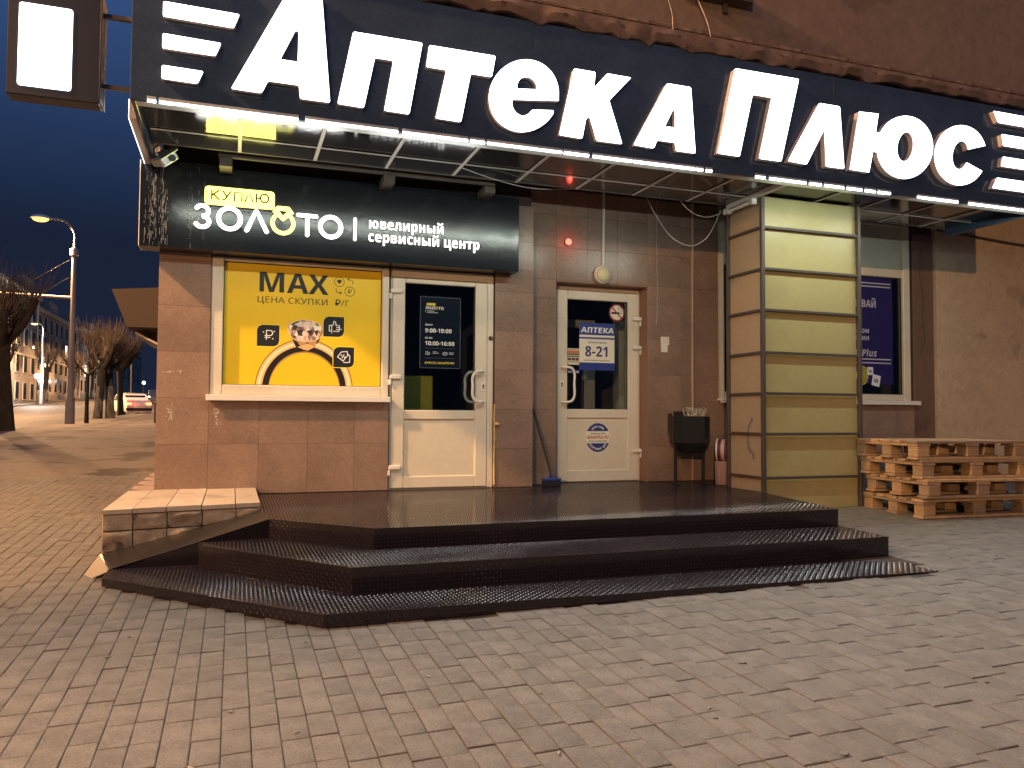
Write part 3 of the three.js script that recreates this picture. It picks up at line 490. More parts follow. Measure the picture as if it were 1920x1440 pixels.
// LED strips along the lower edge of the fascia: channel, glowing diffuser, light
{
  const segs = [[-0.555, -0.50, 0], [-0.485, 0.385, 0], [0.43, 1.07, 0], [1.10, 1.585, 0], [1.60, 1.715, 1], [1.73, 2.33, 0], [2.345, 2.555, 1], [2.585, 2.93, 1], [2.94, 3.50, 1], [3.51, 3.575, 1], [3.60, 3.66, 1], [4.08, 4.18, 1], [4.22, 4.60, 1], [4.63, 4.76, 1], [4.79, 5.00, 1], [5.03, 5.20, 1], [5.23, 5.35, 1], [5.375, 5.52, 1], [5.83, 6.32, 1], [6.45, 6.62, 1], [6.635, 7.10, 1], [7.12, 7.38, 1]];
  const lens = glow(0.93, 1.0, 0.95, 5, 0.8), dot = glow(0.95, 1.0, 0.97, 6, 0.8), ch = std(lin(0.45, 0.50, 0.52), 0.4, { metalness: 0.3 });
  const ord = ['first', 'second', 'third', 'fourth', 'fifth', 'sixth', 'seventh', 'eighth', 'ninth', 'tenth', 'eleventh', 'twelfth', 'thirteenth', 'fourteenth', 'fifteenth', 'sixteenth', 'seventeenth', 'eighteenth', 'nineteenth', 'twentieth', 'twenty-first', 'twenty-second'];
  segs.forEach(([a, b, solid], i) => {
    const o = thing('led_strip', `${b - a > 0.3 ? 'long' : 'short'} white LED strip under the dark fascia, ${ord[i]} from the street corner`, 'led strip', [(a + b) / 2, YF0 + 0.002, ZF + 0.012], 0, 'LED strips along the canopy edge');
    const L = b - a;
    part(o, 'channel', merge([bx(-L / 2, L / 2, 0.006, 0.026, -0.011, 0.004, 0.001), bx(-L / 2, L / 2, -0.012, 0.006, -0.012, -0.008, 0.001)]), ch);
    if (solid) part(o, 'light_diffuser', bx(-L / 2 + 0.004, L / 2 - 0.004, -0.012, 0.0055, -0.0075, 0.006, 0.003), lens);
    else { const n = Math.max(2, Math.round(L / 0.0165)), g = []; for (let k = 0; k < n; k++) g.push(moved(cbox(0.0095, 0.013, 0.012, 0.002), -L / 2 + (k + 0.5) * L / n, -0.004, -0.001)); part(o, 'light_diodes', merge(g), lens === null ? dot : dot); }
    area(L, 0.016, [(a + b) / 2, YF0 - 0.014, ZF + 0.012], [(a + b) / 2, 0, ZF + 0.012 - 1.5], COOL, POWER.led * (solid ? 1.1 : 0.85));
  });
}

// ======================================================================================
// PHARMACY SIGN: lit letters on the fascia
// ======================================================================================
{
  const sign = thing('pharmacy_sign', 'large glowing white letters АПТЕКА ПЛЮС with bars on the dark fascia', 'sign', [0, 0, ZF]);
  const sh = 0.19, ell = (cx, cy, rx, ry, a0, a1, n = 36) => arc(0, 0, 1, 1, a0, a1, n).map(([c, s]) => [cx + rx * c + sh * ry * s, cy + ry * s]);
  const R = 0.016;
  const bars = [[[-0.47, 3.885], [-0.02, 3.88], [-0.055, 3.775], [-0.47, 3.78]], [[-0.47, 3.67], [-0.005, 3.665], [-0.04, 3.565], [-0.47, 3.57]], [[-0.47, 3.46], [-0.115, 3.452], [-0.15, 3.36], [-0.47, 3.362]], [[-0.47, 3.252], [-0.22, 3.248], [-0.255, 3.16], [-0.47, 3.163]],
    [[6.73, 3.92], [7.36, 3.92], [7.36, 3.815], [6.79, 3.815]], [[6.83, 3.71], [7.36, 3.71], [7.36, 3.60], [6.85, 3.60]], [[6.84, 3.495], [7.36, 3.495], [7.36, 3.40], [6.82, 3.40]], [[6.76, 3.285], [7.36, 3.285], [7.36, 3.18], [6.70, 3.18]]];
  const withHole = (s, h) => { s.holes.push(h); return s; };
  const yuO = ell(5.645, 3.44, 0.32, 0.29, 161.5, -163, 60), e0 = ell(2.008, 3.40, 0.272, 0.28, 0, 343, 60);
  const letters = [
    withHole(rounded([[0.305, 3.885], [0.525, 3.885], [0.59, 3.15], [0.392, 3.15], [0.382, 3.24], [0.182, 3.24], [0.142, 3.152], [-0.05, 3.155]], R), rounded([[0.352, 3.612, 0.012], [0.375, 3.612, 0.008], [0.372, 3.40], [0.258, 3.40]], 0.012, THREE.Path)),
    rounded([[0.74, 3.672], [1.23, 3.672], [1.14, 3.142], [0.962, 3.146], [1.022, 3.51], [0.892, 3.51], [0.82, 3.145], [0.64, 3.15]], R),
    rounded([[1.28, 3.665], [1.78, 3.665], [1.752, 3.502], [1.59, 3.502], [1.52, 3.136], [1.332, 3.14], [1.408, 3.502], [1.258, 3.502]], R),
    withHole(shapeOf([[2.285, 3.40], ...e0.slice(1, -1), [2.243, 3.318], [2.235, 3.32], [2.075, 3.303], ...arc(1.99, 3.335, 0.08, 0.088, -35, -190, 12), [1.918, 3.357], [2.275, 3.398]]), new THREE.Path([[1.952, 3.445], [2.108, 3.462], ...arc(2.03, 3.462, 0.080, 0.082, 8, 178, 12)].map(([x, y]) => new THREE.Vector2(x, y)))),
    rounded([[2.41, 3.668], [2.592, 3.668], [2.578, 3.54], [2.692, 3.672], [2.90, 3.67], [2.708, 3.462], [2.822, 3.132], [2.602, 3.132], [2.542, 3.312], [2.512, 3.292], [2.48, 3.132], [2.29, 3.138]], R),
    withHole(rounded([[3.22, 3.672], [3.44, 3.672], [3.48, 3.135], [3.30, 3.135], [3.29, 3.20], [3.13, 3.20], [3.10, 3.132], [2.92, 3.138]], R), rounded([[3.272, 3.462, 0.010], [3.292, 3.455, 0.006], [3.292, 3.322], [3.20, 3.322]], 0.010, THREE.Path)),
    rounded([[3.85, 3.885], [4.49, 3.89], [4.302, 3.158], [4.08, 3.158], [4.21, 3.688], [4.02, 3.688], [3.89, 3.152], [3.68, 3.155]], R),
    rounded([[4.70, 3.712], [4.92, 3.712], [4.96, 3.168], [4.765, 3.168], [4.752, 3.49], [4.562, 3.162], [4.37, 3.17]], R),
    shapeOf([[5.13, 3.695], [5.345, 3.705], [5.312, 3.535], ...yuO, [5.278, 3.36], [5.232, 3.168], [5.02, 3.17]], ell(5.645, 3.445, 0.09, 0.135, 0, 352, 40)),
    shapeOf([...ell(6.305, 3.445, 0.315, 0.285, 26, 335, 60), ...ell(6.30, 3.445, 0.095, 0.135, -26, -332, 40)]),
  ];
  const add = (shape, name, lift) => {
    const l = part(sign, name, extr(shape, lift), M.lettercan, [0, 0, 0.002]);
    part(l, 'face', moved(new THREE.ShapeGeometry(shape, 12), 0, 0, lift + 0.0015), M.letter);
    const b = new THREE.Box2().setFromPoints(shape.getPoints(12)), w = b.max.x - b.min.x, h = b.max.y - b.min.y, cx = (b.min.x + b.max.x) / 2, cy = (b.min.y + b.max.y) / 2;
    const cover = Math.abs(THREE.ShapeUtils.area(shape.getPoints(12))) / (w * h);
    area(w * 0.98, h * 0.98, [cx, cy, ZF + 0.002 + lift + 0.012], [cx, cy, 5], LETTER, POWER.letter * cover);
  };
  letters.forEach((s, i) => add(s, 'letter', i < 6 ? 0.042 : 0.056));
  bars.forEach((b, i) => add(rounded(b, 0.014), 'bar', i < 4 ? 0.035 : 0.05));
}
// lit bar on the street side of the canopy
{
  const s = thing('side_sign_bar', 'slim glowing bar letter on the street side of the canopy', 'sign', [-0.657, 3.05, -5.9]);
  part(s, 'can', bx(-0.05, -0.001, -0.02, 0.12, -1.1, 0, 0.004), M.lettercan);
  part(s, 'sign_face', bx(-0.053, -0.0505, -0.018, 0.118, -1.09, -0.01, 0.001), M.letter);
}

// ======================================================================================
// JEWELLER'S SIGN above the booth
// ======================================================================================
{
  const z = -6.95, s = thing('jewellers_sign', 'black box sign with glowing КУПЛЮ ЗОЛОТО lettering above the yellow poster window', 'sign', [0, 0, 0]);
  part(s, 'box', bx(-0.735, 2.512, 2.365, 3.063, -7.165, z, 0.004), M.signblack);
  part(s, 'side_edge', bx(-0.741, -0.7355, 2.365, 3.063, -7.16, z + 0.001, 0.001), M.whitemetal);
  const wl = glow(0.97, 1.0, 1.0, 1.9, 0.8), yl = glow(1.0, 0.93, 0.12, 1.35, 0.6), zl = 0.022;
  const lit = (shape, name, m, z0 = z, d = zl) => { const l = part(s, name, extr(shape, d, 0, 12), M.lettercan, [0, 0, z0 + 0.001]); part(l, 'face', moved(new THREE.ShapeGeometry(shape, 14), 0, 0, d + 0.001), m); return l; };
  const plaque = rounded([[-0.25, 2.893], [0.302, 2.893], [0.302, 2.738], [-0.25, 2.738]], 0.036); lit(plaque, 'plaque', yl, z, 0.03);
  // КУПЛЮ in thin dark strokes on the plaque
  const zt = z + 0.0335, w1 = 0.0125, dk = std(lin(0.015, 0.013, 0.002), 0.9);
  const kup = [[[[-0.195, 2.859], [-0.195, 2.785]], [[-0.143, 2.859], [-0.193, 2.818]], [[-0.181, 2.826], [-0.138, 2.785]]], [[[-0.108, 2.859], [-0.078, 2.814]], [[-0.050, 2.859], [-0.094, 2.79], [-0.110, 2.788]]], [[[-0.018, 2.787], [-0.018, 2.858], [0.040, 2.858], [0.040, 2.787]]], [[[0.064, 2.788], [0.097, 2.860], [0.130, 2.788]]], [[[0.154, 2.862], [0.154, 2.79]], [[0.154, 2.826], [0.186, 2.826]], arc(0.220, 2.828, 0.033, 0.036, 0, 358, 30)]];
  for (const L of kup) part(s, 'plaque_letter', merge(L.map((p, i) => moved(extr(stroke(p, w1), 0.001), 0, 0, zt + i * 0.0004))), dk);
  const W = 0.034, cut = (cx, cy, R0, R1) => shapeOf(arc(cx, cy, R0, R0, 0, 355, 44), arc(cx, cy, R1, R1, 0, -355, 44));
  lit(stroke([...arc(-0.266, 2.683, 0.048, 0.043, 150, -90, 16), ...arc(-0.266, 2.595, 0.053, 0.045, 88, -150, 16)].map(([x, y]) => [x, y]), W), 'letter', wl);
  lit(cut(-0.054, 2.636, 0.104, 0.068), 'letter', wl);
  lit(shapeOf([[0.062, 2.548], [0.139, 2.722], [0.156, 2.738], [0.174, 2.722], [0.262, 2.548], [0.245, 2.532], [0.226, 2.540], [0.157, 2.688], [0.100, 2.545], [0.080, 2.531]]), 'letter', wl);
  lit(stroke(arc(0.373, 2.634, 0.085, 0.085, 128, 412, 40), W), 'ring_emblem', yl);
  { const g = rounded([[0.323, 2.778], [0.423, 2.777], [0.461, 2.726], [0.371, 2.647], [0.284, 2.726]], 0.008); g.holes.push(rounded([[0.336, 2.738], [0.409, 2.738], [0.372, 2.693]], 0.004, THREE.Path)); lit(g, 'gem_emblem', yl, z + 0.004, 0.022); }
  lit(shapeOf([[0.488, 2.733], [0.655, 2.733], [0.664, 2.717], [0.655, 2.700], [0.591, 2.700], [0.591, 2.545], [0.574, 2.531], [0.557, 2.545], [0.557, 2.700], [0.488, 2.700], [0.479, 2.717]]), 'letter', wl);
  lit(cut(0.770, 2.635, 0.105, 0.069), 'letter', wl);
  lit(stroke([[0.979, 2.722], [0.979, 2.545]], 0.028), 'divider', wl);
  // small lettering: each glyph a lit letter
  const sl = glow(0.97, 1.0, 1.0, 1.15, 0.8);
  const font = await new FontLoader().loadAsync('fonts/droid/droid_sans_bold.typeface.json');
  const line = (text, x0, x1, y, xh) => {
    const size = xh / 0.745, adv = [...text].map((ch) => (font.data.glyphs[ch]?.ha ?? 600) / font.data.resolution * size), tot = adv.reduce((a, b) => a + b, 0), k = (x1 - x0) / tot; let x = x0;
    [...text].forEach((ch, i) => { if (ch !== ' ') { const g = new TextGeometry(ch, { font, size, depth: 0.012, curveSegments: 5, bevelEnabled: true, bevelThickness: 0.0006, bevelSize: 0.0012, bevelSegments: 1 }); g.scale(k, 1, 1); part(s, 'small_letter', g, [sl, M.lettercan], [x, y, z + 0.002]); } x += adv[i] * k; });
  };
  line('ювелирный', 1.094, 1.785, 2.657, 0.068); line('сервисный центр', 1.092, 2.122, 2.540, 0.068);
  area(1.2, 0.2, [0.27, 2.635, z + 0.06], [0.27, 2.635, 5], LETTER, POWER.shop * 0.42);
  area(0.54, 0.15, [0.026, 2.815, z + 0.06], [0.026, 2.815, 5], lin(1, 0.9, 0.15), POWER.shop * 0.6);
  area(1.0, 0.19, [1.6, 2.62, z + 0.06], [1.6, 2.62, 5], LETTER, POWER.shop * 0.35);
  // dried drips of silicone and spray on the street end of the box
  const drips = []; for (let i = 0; i < 34; i++) { const x = -0.70 + (i < 28 ? 0.17 * Math.pow(rnd(), 0.8) : rr(0.28, 0.50)), n = 3 + Math.floor(rnd() * 9); let y = 3.05 - rr(0, 0.4); for (let k = 0; k < n && y > 2.40; k++) { const l = 0.004 + 0.09 * Math.pow(rnd(), 2.4); drips.push(moved(cbox(rr(0.0008, 0.0024), l, 0.0022, 0.0009), x + rr(-0.006, 0.006), y - l / 2, z + 0.0012)); y -= l + rr(0.004, 0.07); } }
  part(s, 'dried_drips', merge(drips), phy(lin(0.42, 0.44, 0.47), 0.2)).userData.kind = 'stuff';
}
{ // steel rail that carries the jeweller's sign
  const b = thing('sign_bracket', 'grey steel rail with three hanger blocks above the black box sign', 'bracket', [0, 3.09, -6.72]);
  part(b, 'rail', bx(-0.145, 2.19, -0.008, 0.032, -0.02, 0.02, 0.004), M.frame);
  for (const x of [-0.09, 1.235, 2.145]) { part(b, 'hanger_block', bx(x - 0.05, x + 0.05, -0.082, -0.009, -0.22, 0.018, 0.004), M.frame); part(b, 'drop_rod', limb([[x, 0.03, 0], [x, 0.15, 0]], 0.008, 6), M.steel); }
}
{ // security camera at the corner
  const c = thing('security_camera', 'grey weatherproof security camera on the corner of the black box sign', 'camera', [-0.545, 3.03, -6.76]);
  c.rotation.set(0.25, 0.5, 0.62);
  part(c, 'body', bx(-0.075, 0.075, -0.035, 0.035, -0.10, 0.09, 0.012), M.alu);
  part(c, 'hood', bx(-0.082, 0.082, 0.037, 0.046, -0.11, 0.14, 0.004), M.alu);
  part(c, 'lens_ring', moved(new THREE.CylinderGeometry(0.026, 0.026, 0.016, 18), 0.02, 0, 0.096, Math.PI / 2, 0, 0), M.black);
  part(c, 'connector', moved(new THREE.CylinderGeometry(0.027, 0.027, 0.07, 14), 0.105, 0.045, -0.01, 0, 0, 1.2), M.dark);
  part(c, 'mount', limb(curve([[-0.03, 0.045, -0.02], [-0.015, 0.09, -0.02], [0.03, 0.105, -0.02], [0.045, 0.07, -0.02]], 14), 0.011, 8), M.alu);
  part(c, 'cable', limb(curve([[0.13, 0.06, -0.01], [0.17, 0.10, -0.03], [0.16, 0.18, -0.06], [0.10, 0.22, -0.1]], 18), 0.005, 6), M.blackcable);
}
{ // light box on the street side
  const b = thing('light_box_sign', 'glowing white light box hung out beside the canopy', 'sign', [-1.105, 3.065, -5.75]);
  const shp = rounded([[-0.27, 0.045], [0.225, 0.045], [0.225, 0.66], [-0.27, 0.66]], 0.02);
  part(b, 'case', merge([bx(-0.30, 0.235, -0.01, 0.72, -0.16, -0.012, 0.006), bx(0.2355, 0.245, 0.0, 0.72, -0.2, 0.012, 0.002)]), std(lin(0.006, 0.010, 0.024), 0.35));
  part(b, 'side_trim', merge([bx(0.20, 0.232, -0.01, 0.20, 0.0, 0.012, 0.002), bx(0.20, 0.232, 0.27, 0.35, 0.0, 0.012, 0.002), bx(0.20, 0.232, 0.42, 0.66, 0.0, 0.012, 0.002)].map((g) => moved(g, 0.055, 0, 0.0, 0, 0.6, 0))), M.alu);
  part(b, 'sign_face', moved(extr(rounded([[-0.235, 0.05], [0.07, 0.05], [0.07, 0.59], [-0.235, 0.59]], 0.02), 0.006), 0, 0, -0.0115), glow(0.80, 0.92, 1.0, 3.2, 0.8));
  for (const y of [0.12, 0.60]) part(b, 'bracket_arm', bx(0.2455, 0.44, y, y + 0.03, -0.10, -0.07, 0.003), M.frame);
  area(0.33, 0.56, [-1.2, 3.33, -5.735], [-1.2, 3.33, 5], lin(0.75, 0.88, 1.0), POWER.box);
}

// ======================================================================================
// PANELLED COLUMN
// ======================================================================================
{
  const c = thing('panelled_column', 'square column clad in yellowish panels within a dark steel grid', 'column', [4.6, 0.0, -6.1]);
  const w = 1.155, d = 0.575, top = 3.088, ys = [0.453, 0.858, 1.234, 1.614, 2.010, 2.395, 2.785, top];   // rails at these heights
  part(c, 'core', bx(0.055, w - 0.055, -0.15, top, -d + 0.05, -0.07, 0.003), M.dark);
  for (let i = 0; i + 1 < ys.length; i++) {
    part(c, 'front_panel', bx(0.028, w - 0.028, ys[i] + 0.004, ys[i + 1] - 0.004, -0.060 + rr(-0.002, 0.002), -0.048, 0.002), M.cream);
    part(c, 'side_panel', bx(0.030, 0.040, ys[i] + 0.004, ys[i + 1] - 0.004, -d + 0.03, -0.035, 0.002), M.ply, [0, 0, 0]);
  }
  part(c, 'front_panel', bx(0.028, w - 0.028, -0.15, ys[0] - 0.004, -0.060, -0.048, 0.002), M.cream);
  part(c, 'side_panel', bx(0.030, 0.040, -0.15, ys[0] - 0.004, -d + 0.03, -0.035, 0.002), M.ply);
  for (const [x, z] of [[0, 0], [w - 0.036, 0], [0, -d + 0.036], [w - 0.036, -d + 0.036]]) part(c, 'corner_post', bx(x, x + 0.036, -0.15, top, z - 0.036, z, 0.003), M.frame);
  ys.slice(0, -1).forEach((y, i) => {
    part(c, 'front_rail', bx(0.037, w - 0.037, y - 0.012, y + 0.012, -0.036, -0.006, 0.002), M.frame, [0, 0, 0], [0, 0, rr(-0.003, 0.003)]);
    part(c, 'side_rail', bx(0.004, 0.030, y - 0.012, y + 0.012, -d + 0.037, -0.037, 0.002), i < 2 ? M.rust : M.frame);
  });
  // blue-grey spray mark on the lower side panels
  const mk = []; const path = curve([[0.0292, 1.00, -0.20], [0.0292, 0.93, -0.25], [0.0292, 0.84, -0.27], [0.0292, 0.74, -0.26], [0.0292, 0.70, -0.24], [0.0292, 0.66, -0.19], [0.0292, 0.62, -0.18]], 60);
  path.forEach((p, i) => { for (let k = 0; k < 10; k++) { const g = new THREE.CircleGeometry(rr(0.002, 0.007), 6); mk.push(moved(g, p.x - rr(0, 0.0006), p.y + rr(-0.012, 0.012), p.z + rr(-0.014, 0.014), 0, -Math.PI / 2, 0)); } });
  part(c, 'spray_mark', merge(mk), std(lin(0.22, 0.17, 0.17), 0.8)).userData.kind = 'stuff';
  const g2 = thing('bracket_light_tube', 'dirty white tube fitting on an arm at the head of the column', 'lamp', [4.55, 3.02, -6.25]);
  part(g2, 'arm', moved(cbox(0.05, 0.045, 0.95, 0.004), 0.02, 0.06, 0.12, 0, -0.02, 0), M.bar);
  part(g2, 'end_cap', bx(-0.03, 0.03, -0.02, 0.035, -0.35, -0.28, 0.004), M.bar); part(g2, 'end_cap', bx(-0.03, 0.03, -0.02, 0.035, 0.05, 0.11, 0.004), M.bar);
  part(g2, 'light_tube', limb([[0, 0.006, -0.28], [0, 0.006, 0.05]], 0.017, 12), M.whitemetal);
}

// ======================================================================================
// PRINTS: posters, stickers, notices
// ======================================================================================
function sheetOf(name, label, category, x0, x1, y0, y1, z, texture, o = {}) {
  const th = o.th ?? 0.0016, g = new THREE.BoxGeometry(x1 - x0, y1 - y0, th), edge = std(lin(0.6, 0.6, 0.58), 0.6), face = phy(lin(0.92, 0.92, 0.92), o.rough ?? 0.35, { map: texture });
  const m = new THREE.Mesh(g, [edge, edge, edge, edge, face, edge]); m.name = numbered(name); m.castShadow = m.receiveShadow = true; m.position.set((x0 + x1) / 2, (y0 + y1) / 2, z + th / 2); scene.add(m); return tag(m, label, category);
}
const fit = (c, text, x, y, w, size, font = 'bold', fill) => { c.font = `${font} ${size}px sans-serif`; const k = w / c.measureText(text).width; c.save(); c.translate(x, y); c.scale(k, 1); if (fill) c.fillStyle = fill; c.fillText(text, 0, 0); c.restore(); };
const rub = (c, x, y, s, lw) => { c.lineWidth = lw; c.beginPath(); c.moveTo(x, y + s); c.lineTo(x, y); c.lineTo(x + s * 0.35, y); c.arc(x + s * 0.35, y + s * 0.27, s * 0.27, -Math.PI / 2, Math.PI / 2); c.lineTo(x - s * 0.18, y + s * 0.54); c.moveTo(x - s * 0.18, y + s * 0.74); c.lineTo(x + s * 0.4, y + s * 0.74); c.stroke(); };
{ // yellow poster in the booth window
  const t = print(1630, 1280, (c, w, h) => {
    c.fillStyle = '#f2cf2a'; c.fillRect(0, 0, w, h);
    const ink = '#20232b';
    fit(c, 'MAX', 316, 290, 745, 297, 'bold', ink); 
    fit(c, 'ЦЕНА СКУПКИ', 318, 405, 745, 92, 'normal', ink); fit(c, '/Г', 1195, 405, 90, 92, 'normal', ink);
    c.strokeStyle = ink; rub(c, 1145, 338, 66, 12);
    c.lineWidth = 6; c.beginPath(); c.arc(1175, 138, 52, 0, 7); c.stroke(); c.beginPath(); c.arc(1288, 238, 52, 0, 7); c.stroke(); rub(c, 1277, 215, 46, 7);
    c.fillStyle = ink; c.beginPath(); c.moveTo(1146, 128); c.lineTo(1160, 114); c.lineTo(1190, 114); c.lineTo(1204, 128); c.lineTo(1175, 164); c.fill();
    c.lineWidth = 7; c.beginPath(); c.moveTo(1322, 156); c.lineTo(1318, 125); c.quadraticCurveTo(1310, 108, 1265, 104); c.moveTo(1284, 86); c.lineTo(1262, 104); c.lineTo(1286, 122); c.moveTo(1140, 212); c.lineTo(1144, 244); c.quadraticCurveTo(1150, 260, 1196, 258); c.moveTo(1178, 240); c.lineTo(1200, 258); c.lineTo(1178, 276); c.stroke();
    // ring: shank, inner shade of the metal as drawn, prongs, stone
    const cx = 825, cy = 1330, R = 530;
    const badge = (x, y, s, f) => { c.fillStyle = '#23252d'; c.strokeStyle = '#f7e24b'; c.lineWidth = 8; const r = s * 0.34; c.beginPath(); c.moveTo(x, y + r); c.quadraticCurveTo(x, y, x + r, y); c.lineTo(x + s, y); c.lineTo(x + s, y + s - r); c.quadraticCurveTo(x + s, y + s, x + s - r, y + s); c.lineTo(x, y + s); c.closePath(); c.fill(); c.stroke(); c.strokeStyle = '#ffffff'; c.fillStyle = '#ffffff'; c.lineWidth = 9; c.lineJoin = 'round'; f(x, y, s); };
    badge(325, 640, 235, (x, y) => { rub(c, x + 100, y + 62, 100, 9); for (const [a, b] of [[70, 80], [178, 70], [165, 150]]) { c.beginPath(); c.arc(x + a, y + b, 7, 0, 7); c.fill(); } });
    const ringBand = (r0, r1, sx, col, dx = 0) => { c.fillStyle = col; c.beginPath(); c.ellipse(cx + dx, cy, r0 * sx, r0, 0, Math.PI, 0); c.ellipse(cx + dx, cy, r1 * sx, r1, 0, 0, Math.PI, true); c.fill(); };
    ringBand(548, 400, 0.93, '#4a3428'); ringBand(540, 470, 0.93, '#e9c98a'); ringBand(520, 492, 0.93, '#fff0c8'); ringBand(470, 402, 0.93, '#241c1c'); ringBand(415, 398, 0.90, '#b98f55');
    c.fillStyle = '#f2cf2a'; c.beginPath(); c.ellipse(cx, cy, 366, 392, 0, Math.PI, 0); c.fill();
    c.fillStyle = '#e7c58f'; c.beginPath(); c.moveTo(700, 800); c.quadraticCurveTo(600, 860, 520, 930); c.quadraticCurveTo(640, 840, 720, 830); c.fill();
    c.fillStyle = '#c59a63'; c.beginPath(); c.moveTo(660, 720); c.quadraticCurveTo(690, 860, 820, 900); c.quadraticCurveTo(960, 860, 990, 720); c.closePath(); c.fill();
    c.fillStyle = '#2a1c18'; for (const [x0, x1, x2] of [[690, 740, 800], [830, 845, 850], [960, 910, 860]]) { c.beginPath(); c.moveTo(x0 - 14, 700); c.quadraticCurveTo(x0, 830, x1, 880); c.lineTo(x2, 890); c.quadraticCurveTo(x0 + 40, 820, x0 + 20, 710); c.fill(); }
    c.fillStyle = '#e8bd86'; c.beginPath(); c.moveTo(740, 870); c.lineTo(850, 905); c.lineTo(930, 860); c.lineTo(850, 830); c.fill();
    const gx = 825, gy = 690; c.fillStyle = '#d8b9a6'; c.beginPath(); c.ellipse(gx, gy, 185, 118, 0, 0, 7); c.fill();
    let q = 7; const r = () => (q = (q * 16807) % 2147483647) / 2147483647; const tones = ['#f3e2d6', '#9a7c70', '#fffaf5', '#6a5450', '#cfae9c', '#403333', '#ead0c0'];
    c.save(); c.beginPath(); c.ellipse(gx, gy, 183, 116, 0, 0, 7); c.clip();
    for (let row = 0; row < 4; row++) for (let i = -4; i < 5; i++) { const w2 = 58 - row * 6, y0 = gy - 112 + row * 56, x0 = gx + i * w2 + (row & 1 ? w2 / 2 : 0), y1 = y0 + 64; c.fillStyle = tones[Math.floor(r() * 7)]; c.beginPath(); c.moveTo(x0, y0); c.lineTo(x0 + w2, y0 + 8 * r()); c.lineTo(x0 + w2 / 2 + 12 * (r() - 0.5), y1); c.fill(); c.fillStyle = tones[Math.floor(r() * 7)]; c.beginPath(); c.moveTo(x0 + w2, y0); c.lineTo(x0 + w2 * 1.5, y1); c.lineTo(x0 + w2 / 2, y1); c.fill(); }
    c.restore();
    c.fillStyle = 'rgba(246,232,222,0.85)'; c.beginPath(); c.moveTo(700, 628); c.lineTo(770, 590); c.lineTo(880, 590); c.lineTo(950, 628); c.lineTo(880, 652); c.lineTo(770, 652); c.fill();
    c.fillStyle = '#3c3030'; for (const [x, w3] of [[745, 60], [835, 70], [915, 50]]) { c.beginPath(); c.moveTo(x, 690); c.lineTo(x + w3, 676); c.lineTo(x + w3 * 0.6, 745); c.fill(); }
    c.strokeStyle = '#f7ece4'; c.lineWidth = 5; c.beginPath(); c.ellipse(gx, gy, 183, 116, 0, 0, 7); c.stroke();
    c.strokeStyle = '#e2bd8c'; c.lineWidth = 14; for (const x of [655, 990]) { c.beginPath(); c.moveTo(x, 585); c.quadraticCurveTo(x + (x < 800 ? -20 : 22), 640, x + (x < 800 ? 20 : -16), 730); c.stroke(); }
    c.strokeStyle = '#caa06c'; c.lineWidth = 10; c.beginPath(); c.ellipse(gx, gy + 20, 170, 110, 0, 0.15 * Math.PI, 0.85 * Math.PI); c.stroke();
    badge(1008, 520, 228, (x, y) => { c.beginPath(); c.rect(x + 66, y + 100, 26, 62); c.moveTo(x + 92, y + 104); c.quadraticCurveTo(x + 118, y + 90, x + 112, y + 56); c.quadraticCurveTo(x + 140, y + 50, x + 136, y + 98); c.lineTo(x + 172, y + 98); c.quadraticCurveTo(x + 184, y + 130, x + 166, y + 164); c.lineTo(x + 104, y + 164); c.moveTo(x + 140, y + 120); c.lineTo(x + 176, y + 120); c.moveTo(x + 138, y + 142); c.lineTo(x + 172, y + 142); c.stroke(); c.beginPath(); c.arc(x + 192, y + 140, 6, 0, 7); c.fill(); c.beginPath(); c.arc(x + 92, y + 182, 6, 0, 7); c.fill(); });
    badge(1118, 850, 230, (x, y) => { c.beginPath(); c.moveTo(x + 48, y + 112); c.lineTo(x + 88, y + 58); c.lineTo(x + 150, y + 50); c.lineTo(x + 158, y + 92); c.lineTo(x + 108, y + 156); c.closePath(); c.moveTo(x + 160, y + 80); c.lineTo(x + 180, y + 100); c.lineTo(x + 178, y + 170); c.lineTo(x + 110, y + 172); c.moveTo(x + 120, y + 84); c.lineTo(x + 96, y + 126); c.stroke(); for (const [a, b] of [[90, 94], [126, 116]]) { c.beginPath(); c.arc(x + a, y + b, 8, 0, 7); c.fill(); } });
  });
  sheetOf('window_poster', 'yellow gold-buying poster with a diamond ring filling the booth window', 'poster', -0.086, 1.264, 1.272, 2.325, -7.2215, t, { rough: 0.38 });
}
